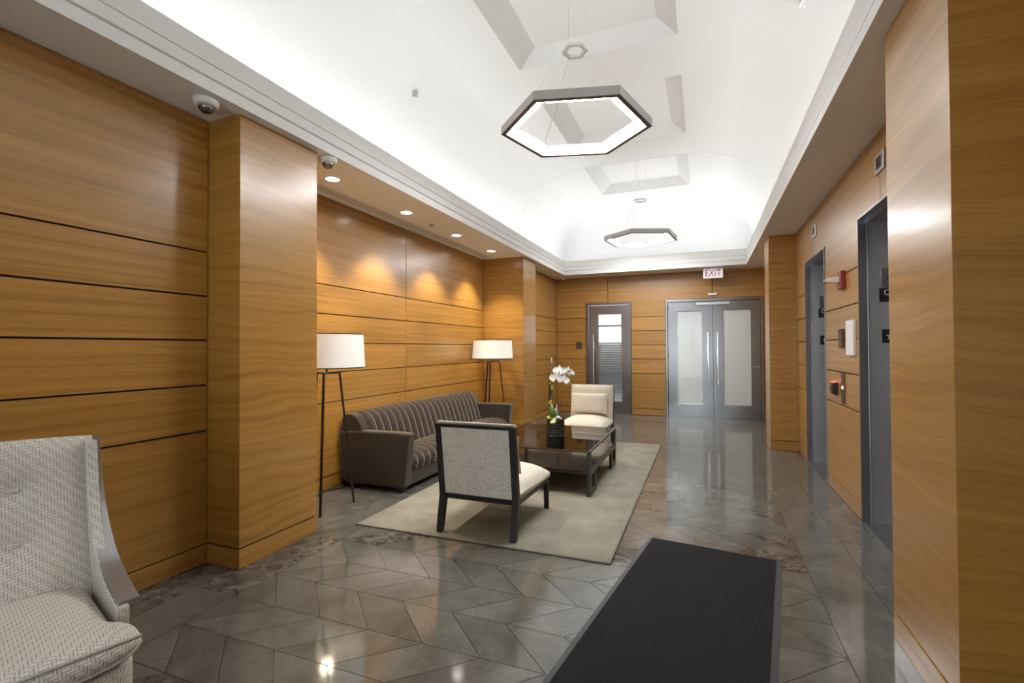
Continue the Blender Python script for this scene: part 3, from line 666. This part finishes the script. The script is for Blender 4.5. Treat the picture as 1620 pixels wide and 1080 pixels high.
# ---- sofa
def sofa():
    o = empty('sofa', (0, 3.70, 0)); tag(o, 'brown velvet channel tufted sofa with low arms against the panelled recess', 'sofa')
    L = 2.57; aw = .118; n = 21; cw = (L - 2 * aw) / n
    def channel(prof, bulge, nv):
        P = [Vector(p) for p in prof]; m = len(P); N = []
        for i in range(m):
            t = (P[min(i + 1, m - 1)] - P[max(i - 1, 0)]).normalized(); N.append(Vector((t.y, -t.x)))
        # dense resample
        pts = []
        for i in range(m - 1):
            for s_ in range(4): pts.append((P[i].lerp(P[i + 1], s_ / 4), N[i].lerp(N[i + 1], s_ / 4).normalized()))
        pts.append((P[-1], N[-1]))
        def fn(u, v):
            p, nn = pts[round(v * (len(pts) - 1))]
            hgt = bulge * (max(0.0, math.sin(PI * u)) ** .55)
            q = p + nn * (hgt - .012); return (q.x, u * cw, q.y)
        return MB().grid(fn, 10, len(pts) - 1)
    back = [(-2.880, .27), (-2.905, .36), (-2.935, .46), (-2.965, .555), (-2.995, .625), (-3.035, .672), (-3.085, .692), (-3.135, .690), (-3.170, .670)]
    bm = channel([(x, z) for x, z in back], .030, 0).mesh('back_channel', True); bm.materials.append(MATS['velvet'])
    seat = [(-2.95, .305), (-2.85, .325), (-2.74, .345), (-2.64, .350), (-2.565, .340), (-2.515, .312), (-2.490, .270), (-2.485, .225), (-2.500, .195)]
    sm = channel([(x, z) for x, z in reversed(seat)], .022, 0).mesh('seat_channel', True); sm.materials.append(MATS['velvet'])
    for i in range(n):
        inst('back_channel', bm, o, (0, aw + i * cw, 0)); inst('seat_channel', sm, o, (0, aw + i * cw, 0))
    MB().prism([(-3.225, .06), (-2.95, .06), (-2.905, .28), (-2.985, .58), (-3.04, .665), (-3.10, .690), (-3.16, .688), (-3.205, .655), (-3.235, .52)], 1, .015, L - .015).build('back_frame', 'velvet', o, bevel=.012, seg=3)
    MB().prism([(-3.0, .052), (-2.515, .052), (-2.500, .22), (-2.53, .30), (-2.66, .335), (-3.0, .30)], 1, aw - .01, L - aw + .01).build('seat_base', 'velvet', o, bevel=.006)
    for y0 in (0, L - aw): MB().prism([(-3.165, .048), (-2.505, .048), (-2.452, .538), (-2.60, .543), (-3.0, .538), (-3.243, .523)], 1, y0, y0 + aw).build('arm', 'velvet', o, bevel=.022, seg=4)
    for y0 in (.02, L - .09):
        for x0 in (-2.60, -3.14): MB().box(x0, x0 + .075, y0, y0 + .07, 0, .05).build('leg', 'black_wood', o, bevel=.003)
sofa()

# ---- cream slipper chairs (local: faces +y)
def pillow_mesh(w_, h_, t_, name='pillow'):
    b = MB()
    def side(sg):
        def fn(u, v):
            a, c = 2 * u - 1, 2 * v - 1
            e = max(0, (1 - abs(a) ** 3.2)) ** .5 * max(0, (1 - abs(c) ** 3.2)) ** .5
            x = a * w_ / 2 * (1 - .05 * (1 - abs(a)) * 0 - .035 * (1 - abs(c) ** 2) * 0 - .03 * c * c * 0); z = c * h_ / 2
            x *= 1 - .03 * (1 - c * c) * abs(a) ** 4; z *= 1 - .05 * (1 - a * a) * abs(c) ** 4
            return (x, sg * (t_ / 2 * e + .004), z)
        return fn
    b.grid(side(1), 18, 14); b.grid(side(-1), 18, 14)
    edge = [(-1 + 2 * i / 18, -1) for i in range(18)] + [(1, -1 + 2 * i / 14) for i in range(14)] + [(1 - 2 * i / 18, 1) for i in range(18)] + [(-1, 1 - 2 * i / 14) for i in range(14)]
    return b.mesh(name, True)
def slipper_chair():
    o = empty('slipper_chair')
    W = .60; hw = W / 2
    yt, yk, yf = -.405, -.335, -.385       # back top, knee, rear foot
    YFR = .375
    for s_ in (-1, 1):
        x = s_ * (hw - .022)
        # rear leg and stile: one bent post
        pts = [(yf - .022, 0), (yf + .018, 0), (yk + .030, .235), (yt + .028, .762), (yt - .016, .762), (yk - .024, .25)]
        MB().prism(pts, 0, x - .022, x + .022).build('rear_leg', 'black_wood', o, bevel=.004)
        MB().prism([(YFR - .056, .215), (YFR - .008, .215), (YFR - .016, 0), (YFR - .044, 0)], 0, x - .018, x + .018).build('front_leg', 'black_wood', o, bevel=.003)
        MB().prism([(yk, .218), (yk, .262), (YFR - .01, .248), (YFR - .01, .208)], 0, x - .014, x + .014).build('side_rail', 'black_wood', o, bevel=.003)
    MB().box(-hw + .04, hw - .04, YFR - .040, YFR - .012, .208, .248).build('front_rail', 'black_wood', o, bevel=.003)
    MB().prism([(yk - .016, .225), (yk + .018, .225), (yk + .014, .262), (yk - .022, .262)], 0, -hw + .03, hw - .03).build('back_rail', 'black_wood', o, bevel=.003)
    MB().prism([(yt - .014, .738), (yt + .020, .738), (yt + .018, .764), (yt - .016, .764)], 0, -hw + .03, hw - .03).build('top_rail', 'black_wood', o, bevel=.003)
    MB().prism([(yk - .012, .262), (yk + .010, .262), (yt + .012, .739), (yt - .006, .739)], 0, -hw + .042, hw - .042).build('back_panel', 'speckled_cloth', o)
    # padded inside back
    def fn(u, v):
        a = 2 * u - 1; e = max(0, 1 - abs(a) ** 6) ** .5 * max(0, 1 - abs(2 * v - 1) ** 8) ** .5
        y = yk + (yt - yk) * v; return (a * (hw - .006), y + .030 + .055 * e, .262 + (.772 - .262) * v)
    b = MB().grid(fn, 20, 16); b.grid(lambda u, v: ((2 * u - 1) * (hw - .006), yk + (yt - yk) * v + .014, .262 + .51 * v), 20, 16)
    v0 = MB(); 
    pb = b.build('back_cushion', 'suede', o, smooth=True); 
    sd = MB()
    for s_ in (-1, 1): sd.prism([(yk + .014, .262), (yk + .034, .262), (yt + .034, .772), (yt + .014, .772)], 0, s_ * (hw - .008), s_ * (hw - .004))
    sd.prism([(yt + .014, .768), (yt + .034, .768), (yt + .034, .774), (yt + .014, .774)], 0, -hw + .006, hw - .006)
    sd.build('back_welt', 'suede', o, bevel=.002)
    def seatfn(u, v):
        a, c = 2 * u - 1, 2 * v - 1; e = max(0, 1 - abs(a) ** 4) ** .5 * max(0, 1 - abs(c) ** 5) ** .5
        return (a * (hw - .004), (yk + .03) + (YFR + .012 - yk - .03) * v, .262 - .014 * v + .03 + e * (.075 + .035 * (1 - a * a) * (1 - c * c * .6)))
    b = MB().grid(seatfn, 24, 24)
    y0, y1 = yk + .03, YFR + .012
    b.add([(-hw + .004, y0, .258), (hw - .004, y0, .258), (hw - .004, y1, .246), (-hw + .004, y1, .246), (-hw + .004, y0, .292), (hw - .004, y0, .292), (hw - .004, y1, .278), (-hw + .004, y1, .278)], [(0, 1, 2, 3), (0, 1, 5, 4), (1, 2, 6, 5), (2, 3, 7, 6), (3, 0, 4, 7)])
    b.build('seat_cushion', 'suede', o, smooth=True)
    return o
ch = slipper_chair(); ch.location = (-1.463, 3.405, RUGZ + .0015); ch.rotation_euler = (0, 0, 0)
tag(ch, 'cream slipper chair seen from behind, its black frame and speckled back nearest the camera', 'chair', 'cream slipper chairs')
c2 = copy_tree(ch); c2.location = (-1.452, 6.335, RUGZ + .0015); c2.rotation_euler = (0, 0, PI - .02)
tag(c2, 'cream slipper chair facing the camera beyond the coffee table', 'chair', 'cream slipper chairs')
pm = pillow_mesh(.50, .275, .10); pm.materials.append(MATS['suede'])
def lumbar(px, py, rz, label):
    o = inst('lumbar_pillow', pm, None, (px, py, RUGZ + .535), (.16, 0, rz)); tag(o, label, 'pillow', 'cream lumbar pillows'); return o
lumbar(-1.455, 3.205, 0, 'cream lumbar pillow on the near slipper chair, only its edge showing past the black stile'); lumbar(-1.452, 6.535, PI - .02, 'cream lumbar pillow propped on the far slipper chair')

# ---- coffee table
def coffee_table():
    x0, x1, y0, y1, zt = -1.985, -.918, 4.150, 5.485, .408
    z0 = RUGZ
    o = empty('coffee_table', (0, 0, 0)); tag(o, 'square coffee table with tinted glass top and dark lower shelf on the rug', 'table')
    for xa, xb in ((x0, x0 + .030), (x1 - .030, x1)):
        for s_ in (0, 1):
            yy = (lambda d: y0 + d) if s_ == 0 else (lambda d: y1 - d)
            pts = [(yy(0), z0), (yy(.27), z0), (yy(.27), .205), (yy(.215), .205), (yy(.215), z0 + .055), (yy(.058), z0 + .055), (yy(.058), zt - .016), (yy(0), zt - .016)]
            MB().prism(pts, 0, xa, xb).build('leg', 'table_metal', o, bevel=.002, seg=1)
        MB().box(xa, xb, y0 + .058, y1 - .058, .190, .238).build('shelf_rail', 'table_metal', o, bevel=.002, seg=1)
    MB().box(x0 + .031, x1 - .031, y0 + .02, y1 - .02, .200, .234).build('shelf', 'shelf_wood', o, bevel=.002, seg=1)
    b = MB(); e = .014
    for q in ((x0, x1, y0, y0 + e), (x0, x1, y1 - e, y1), (x0, x0 + e, y0 + e, y1 - e), (x1 - e, x1, y0 + e, y1 - e)): b.box(*q, zt - .016, zt - .001)
    b.build('top_frame', 'table_metal', o)
    MB().box(x0 + e, x1 - e, y0 + e, y1 - e, zt - .012, zt).build('glass_top', 'table_glass', o)
    return zt
ZT = coffee_table()

# ---- orchid in a dimpled black pot
def orchid():
    cx, cy_ = -1.425, 4.83; o = empty('orchid', (cx, cy_, ZT)); tag(o, 'white orchid in a dimpled black pot on the glass coffee table', 'plant')
    n, m = 48, 18; R = .093; Hh = .165
    def pot(u, v):
        a = u * 2 * PI; row = v * 6; col_ = u * 16 + (.5 if int(row) % 2 else 0)
        d = (abs(math.sin(PI * row)) * abs(math.sin(PI * col_))) ; r = R - .006 * d
        return (r * math.cos(a), r * math.sin(a), Hh * v)
    b = MB().grid(pot, 96, 36); b.lathe([(R, Hh), (R - .008, Hh), (R - .010, Hh - .02), (0, Hh - .02)], n=48); b.lathe([(0, .0005), (R, .0005)], n=48)
    pt = b.build('pot', 'black_plastic', o, smooth=True); sh = pt.modifiers.new('s', 'EDGE_SPLIT'); sh.split_angle = .9
    MB().lathe([(R - .010, Hh - .015), (R * .6, Hh + .004), (0, Hh + .012)], n=24).build('moss', 'soil', o, smooth=True)
    zz = Hh
    # stems, twigs
    st = [(-.045, 0, zz), (-.052, .005, zz + .15), (-.05, .0, zz + .30), (-.035, 0, zz + .43), (.0, -.005, zz + .51), (.06, -.01, zz + .525), (.13, -.012, zz + .50), (.20, -.01, zz + .452)]
    MB().tube(st, [.005, .005, .0045, .004, .0035, .003, .0025, .001], 8).build('stem', 'twig', o, smooth=True)
    MB().tube([(-.04, .01, zz), (-.05, .008, zz + .2), (-.045, .004, zz + .36), (-.02, -.004, zz + .435), (.05, -.02, zz + .435), (.11, -.02, zz + .40), (.155, -.02, zz + .365)], [.004, .004, .004, .003, .003, .002, .001], 8).build('stem', 'twig', o, smooth=True)
    MB().tube([(-.055, -.004, zz), (-.062, -.004, zz + .2), (-.058, -.002, zz + .42)], .006, 8).build('stake', 'black_wood', o)
    rnd = random.Random(5)
    for i in range(9):
        bx = [(-.045, 0), (.03, .02), (-.02, .03)][i % 3]; top = [.56, .27, .26, .60, .17, .34, .58, .22, .30][i]
        p = [Vector((bx[0], bx[1], zz))]; 
        for q in range(1, 7): p.append(Vector((bx[0] + (.005 * q if i % 3 else .002 * q) + rnd.uniform(-.014, .014), bx[1] + rnd.uniform(-.012, .012), zz + top * q / 6)))
        MB().tube(p, [.0022] * 6 + [.0008], 5).build('twig', 'twig', o, smooth=True)
    MB().tube([(.025, -.02, zz), (.022, -.02, zz + .08), (.018, -.022, zz + .155)], [.006, .006, .004], 8).build('white_stake', 'petal', o)
    MB().tube([(.0, -.05, zz + .005), (.05, -.055, zz + .03), (.085, -.05, zz + .008)], [.008, .012, .004], 8).build('driftwood', 'petal', o, smooth=True)
    def leaf(base, tip, w_, mat, sag=.0):
        B, T = Vector(base), Vector(tip); d = T - B; sd = d.cross(Vector((0, 1, .15))).normalized()
        def fn(u, v):
            ww = w_ * math.sin(PI * min(1, .12 + .88 * v) ) ** .7 * (1 if v < 1 else 0)
            c = B + d * v + Vector((0, -.03 * math.sin(PI * v), -sag * v * v)); a = 2 * u - 1
            return tuple(c + sd * a * ww + Vector((0, -.010 * (1 - a * a) * ww / w_ - .002, 0)))
        b = MB().grid(fn, 6, 12); b.grid(lambda u, v: tuple(Vector(fn(u, v)) + Vector((0, .003, 0))), 6, 12); b.build('leaf', mat, o, smooth=True)
    leaf((.0, -.02, zz), (-.035, -.03, zz + .16), .030, 'leaf_green'); leaf((.0, -.01, zz), (.012, -.02, zz + .12), .026, 'leaf_green'); leaf((-.01, .02, zz), (.0, .03, zz + .10), .022, 'leaf_green')
    leaf((.0, -.05, zz + .012), (.012, -.105, zz - .045), .032, 'pale_leaf'); leaf((-.02, -.05, zz + .0), (-.075, -.06, zz + .03), .018, 'lime')
    for i, (x, z) in enumerate(((-.055, .165), (-.045, .18), (-.038, .158), (-.030, .34), (-.042, .405), (-.048, .365), (-.02, .44), (-.038, .452), (-.06, .02), (-.07, .012), (-.03, .31))):
        bb = MB().lathe([(0, -.010), (.011, -.006), (.014, .002), (.008, .010), (0, .012)], n=8)
        for k in range(5):
            a = k * 2 * PI / 5 + i; bb.add([(0, 0, 0), (.012 * math.cos(a - .4), .012 * math.sin(a - .4), .008), (.022 * math.cos(a), .022 * math.sin(a), .010), (.012 * math.cos(a + .4), .012 * math.sin(a + .4), .008)], [(0, 1, 2, 3)])
        q = bb.build('yellow_blossom', 'lime', o); q.location = (x, -.012, zz + z); q.rotation_euler = (1.2 + i, .5 * i, i)
    def petal(b, ang, ln, wd, cup, zoff):
        ca, sa = math.cos(ang), math.sin(ang)
        def fn(u, v):
            a = 2 * u - 1; ww = wd * (math.sin(PI * (.06 + .90 * v)) ** .6); r = .004 + ln * v
            x = a * ww; y = cup * (v * v) + .004 * a * a + zoff
            return (r * ca - x * sa, -y, r * sa + x * ca)
        b.grid(fn, 6, 8); b.grid(lambda u, v: tuple(Vector(fn(u, v)) + Vector((0, .0016, 0))), 6, 8)
    def flower(x, z, y, s_, rx, rz, ry):
        b = MB()
        for a in (90, 215, 325): petal(b, math.radians(a), .056 * s_, .017 * s_, .004, 0)
        for a in (8, 172): petal(b, math.radians(a), .062 * s_, .034 * s_, .010, .003)
        f = b.build('flower', 'petal', o, smooth=True); f.location = (x, y, z); f.rotation_euler = (rx, ry, rz)
        lp = MB().lathe([(0, -.010), (.006, -.006), (.009, .002), (.005, .010), (0, .014)], n=10).build('lip', 'lime', f, smooth=True); lp.location = (0, -.008, -.008); lp.rotation_euler = (1.9, 0, 0); lp.scale = (.7, .7, .7)
    for fx, fz, fy, s_, rx, rz, ry in ((.052, .670 - .012, -.03, 1.0, -.1, .15, .05), (.132, .655, -.03, .92, .0, .55, .3), (.022, .592, -.045, 1.02, .05, -.1, -.1), (.098, .572, -.04, .95, .0, .35, .25), (.165, .640, -.02, .70, .1, .9, .3)): flower(fx, fz, fy, s_, rx, rz, ry)
    for x, z, r in ((.183, zz + .462, .010), (.20, zz + .452, .008), (.215, zz + .438, .006), (.14, zz + .375, .010), (.158, zz + .362, .008)):
        q = MB().lathe([(0, -r * 1.3), (r * .8, -r * .5), (r, .2 * r), (.5 * r, r), (0, 1.3 * r)], n=10).build('bud', 'pale_leaf', o, smooth=True); q.location = (x, -.012, z); q.rotation_euler = (0, 1.0, 0)
orchid()

# ---- tripod floor lamps
def floor_lamp(cx, cy_, rz, label, bx):
    o = empty('floor_lamp', (cx, cy_, 0), rz); tag(o, label, 'floor lamp', 'tripod floor lamps')
    ztop = 1.105
    for i in range(3):
        a = i * 2 * PI / 3 + PI / 3; c, s_ = math.cos(a), math.sin(a)
        MB().bar((.226 * c, .226 * s_, 0), (.105 * c, .105 * s_, ztop), .020, .012, (-s_, c, 0)).build('leg', 'lamp_black', o)
        MB().bar((0, 0, ztop), (.112 * c, .112 * s_, ztop), .020, .014, (-s_, c, 0)).build('cross_bar', 'lamp_black', o)
    MB().tube([(0, 0, ztop), (0, 0, 1.17)], .009, 12).build('stem', 'lamp_black', o); MB().tube([(0, 0, 1.17), (0, 0, 1.235)], .018, 12).build('socket', 'lamp_black', o)
    R0_, R1_, z0, z1 = .303, .288, 1.150, 1.425
    sh = MB().lathe([(R0_, z0), (R1_, z1), (R1_ - .004, z1), (R0_ - .004, z0)], n=64, closed=True).build('lamp_shade', 'shade', o, smooth=True); e = sh.modifiers.new('s', 'EDGE_SPLIT'); e.split_angle = .8
    MB().lathe([(R0_ + .0015, z0 - .002), (R0_ + .0015, z0 + .006), (R0_ - .005, z0 + .006), (R0_ - .005, z0 - .002)], n=64, closed=True).build('shade_trim', 'lamp_black', sh)
    MB().lathe([(R1_ + .0015, z1 - .005), (R1_ + .0015, z1 + .002), (R1_ - .005, z1 + .002), (R1_ - .005, z1 - .005)], n=64, closed=True).build('shade_trim', 'lamp_black', sh)
    for i in range(3):
        a = i * 2 * PI / 3; MB().tube([(.01 * math.cos(a), .01 * math.sin(a), 1.18), ((R0_ - .003) * math.cos(a), (R0_ - .003) * math.sin(a), z0 + .02)], .002, 5).build('shade_spoke', 'lamp_black', sh)
    MB().lathe([(0, 1.235), (.014, 1.24), (.03, 1.275), (.03, 1.295), (.018, 1.32), (0, 1.328)], n=16).build('bulb', 'bulb', o, smooth=True)
    l = bpy.data.lights.new('bulb_light', 'POINT'); l.energy = BULB; l.color = (1.0, .82, .55); l.shadow_soft_size = .035
    lo = bpy.data.objects.new('bulb_light', l); COL.objects.link(lo); lo.parent = o; lo.location = (0, 0, 1.29)
    return o
l1 = floor_lamp(-2.893, 3.172, 0, 'black tripod floor lamp with white drum shade, partly behind the near left pilaster', 0)
l2 = floor_lamp(-2.935, 6.655, math.radians(-24), 'black tripod floor lamp with white drum shade at the far end of the sofa', 0)
cd = MB().tube([(-3.10, 3.20, .006), (-3.18, 3.35, .005), (-3.225, 3.50, .005), (-3.20, 3.60, .005), (-3.16, 3.69, .005), (-3.20, 3.85, .005), (-3.226, 4.1, .005)], .004, 6).build('lamp_cord', 'black_plastic', None, smooth=True)
tag(cd, 'thin black power cord on the tiles behind the near floor lamp', 'cord')

# ---- woven armchair in the left foreground (local: faces +x)
def armchair():
    rz = math.radians(-18); o = empty('armchair', (-2.010, .755, 0), rz); tag(o, 'basket weave grey armchair with silver wood side rails, cut off at the left edge', 'armchair')
    hw = .345
    def withuv(ob, fu):
        me = ob.data; uv = me.uv_layers.new(name='UVMap')
        for p in me.polygons:
            nn = p.normal
            for li in p.loop_indices:
                c = me.vertices[me.loops[li].vertex_index].co; uv.data[li].uv = fu(c, nn)
        return ob
    def boxuv(c, nn):
        ax = max(range(3), key=lambda i: abs(nn[i]))
        return (c.y, c.z) if ax == 0 else ((c.x, c.z) if ax == 1 else (c.y, c.x))
    # inside back, gently curved, with two rows of buttons
    zb, ztp = .40, .965
    btn = [(y, z) for y in (-.115, .115) for z in (.62, .80)]
    def bx(z): t = (z - zb) / (ztp - zb); return -.155 - .175 * t - .03 * math.sin(PI * t)
    def fn(u, v):
        a = 2 * u - 1; z = zb + (ztp - zb) * v; y = a * (hw - .012)
        e = max(0, 1 - abs(a) ** 7) ** .5 * max(0, 1 - max(0, 2 * v - 1) ** 9) ** .5
        x = bx(z) + .045 * e - .045
        for by, bz in btn: x -= .018 * math.exp(-((y - by) ** 2 + (z - bz) ** 2) / .0018)
        return (x, y, z + .012 * (1 - a * a) * v)
    b = MB().grid(fn, 44, 44); ob = b.build('inside_back', 'basket_weave', o, smooth=True); withuv(ob, lambda c, nn: (c.y, c.z))
    ob = MB().prism([(bx(zb) - .040, zb), (bx(.6) - .035, .6), (bx(.8) - .035, .8), (bx(ztp) - .030, ztp - .004), (bx(ztp) - .085, ztp - .010), (bx(.7) - .10, .7), (-.30, .12), (-.2, .12), (-.2, .36)], 1, -hw + .02, hw - .02).build('back_frame', 'basket_weave', o, bevel=.008, seg=3); withuv(ob, boxuv)
    for by, bz in btn:
        q = MB().lathe([(0, .004), (.008, .003), (.011, 0), (.009, -.004), (0, -.005)], n=14).build('button', 'basket_weave', o, smooth=True); q.location = (bx(bz) - .010, by, bz + .006); q.rotation_euler = (0, PI / 2, 0); withuv(q, lambda c, nn: (c.x, c.y))
    # sloping sides: upholstered wing and silver rail sweeping from the back top down to the seat front
    path = [(-.330, .958), (-.318, .88), (-.300, .80), (-.270, .715), (-.225, .635), (-.165, .570), (-.09, .525), (.0, .497), (.085, .482), (.150, .475)]
    for s_ in (-1, 1):
        poly = [(x + .012, z - .006) for x, z in path] + [(.150, .36), (.20, .34), (.20, .12), (-.30, .12), (-.40, .70), (-.43, .95)]
        ob = MB().prism(poly, 1, s_ * (hw - .040), s_ * (hw - .004)).build('side_panel', 'basket_weave', o, bevel=.006, seg=2); withuv(ob, boxuv)
        wd = [.022, .024, .028, .034, .042, .050, .056, .058, .058, .056]
        v = []; f = []
        for (x, z), w_ in zip(path, wd):
            for dx, dz, yy in ((-.004, -.010, hw - .006), (-.004, .008, hw - .006), (-.004, .008, hw - .006 + w_), (-.004, -.010, hw - .006 + w_)): v.append((x + dx, s_ * (yy - w_ * .45), z + dz))
        m = len(path); f = [(i * 4 + j, i * 4 + (j + 1) % 4, (i + 1) * 4 + (j + 1) % 4, (i + 1) * 4 + j) for i in range(m - 1) for j in range(4)] + [(0, 1, 2, 3), (m * 4 - 4, m * 4 - 3, m * 4 - 2, m * 4 - 1)]
        MB().add(v, f).build('side_rail', 'silver_leaf', o, bevel=.003, seg=2)
    # seat cushion (T shaped front), front rail, base, legs
    def seatfn(u, v):
        a, c = math.sin(PI / 2 * (2 * u - 1)), math.sin(PI / 2 * v); wv = (hw - .05) + .05 * (1 / (1 + math.exp(-(c - .74) * 40)))
        e = max(0, 1 - abs(a) ** 6) ** .5 * max(0, 1 - max(0, 2 * c - 1) ** 7) ** .5
        return (-.18 + (.325 + .18) * c + .025 * (1 - a * a) * c ** 3 - .05 * abs(a) ** 12 * c ** 6, a * wv, .405 + .060 * e + .012 * (1 - a * a) * math.sin(PI * c))
    b = MB().grid(seatfn, 34, 34); b.grid(lambda u, v: tuple(Vector((seatfn(u, v)[0], seatfn(u, v)[1], .81 - seatfn(u, v)[2] + .0))), 34, 34)
    ob = b.build('seat_cushion', 'basket_weave', o, smooth=True); withuv(ob, boxuv)
    fr = [(.322 + .025 * (1 - (t_) ** 2) - .05 * abs(t_) ** 14, t_ * (hw - .008)) for t_ in [math.sin(PI / 2 * (i / 12 - 1)) for i in range(25)]]
    us_ = [.04 + .92 * i / 30 for i in range(31)]
    for sg in (1, -1): MB().tube([(p[0] + .003, p[1], .405 + sg * (p[2] - .405)) for p in (seatfn(u, .86) for u in us_)], .005, 6).build('welt', 'basket_weave', o, smooth=True)
    ob = MB().prism([(-.28, -hw + .015), (-.28, hw - .015)] + [(x - .012, y * .965) for x, y in reversed(fr)], 2, .17, .352).build('seat_base', 'basket_weave', o, bevel=.006); withuv(ob, boxuv)
    for x in (-.26, .28):
        for s_ in (-1, 1): MB().prism([(x - .022, s_ * (hw - .075)), (x + .022, s_ * (hw - .075)), (x + .022, s_ * (hw - .03)), (x - .022, s_ * (hw - .03))], 2, 0, .18).build('leg', 'silver_leaf', o, bevel=.003)
armchair()
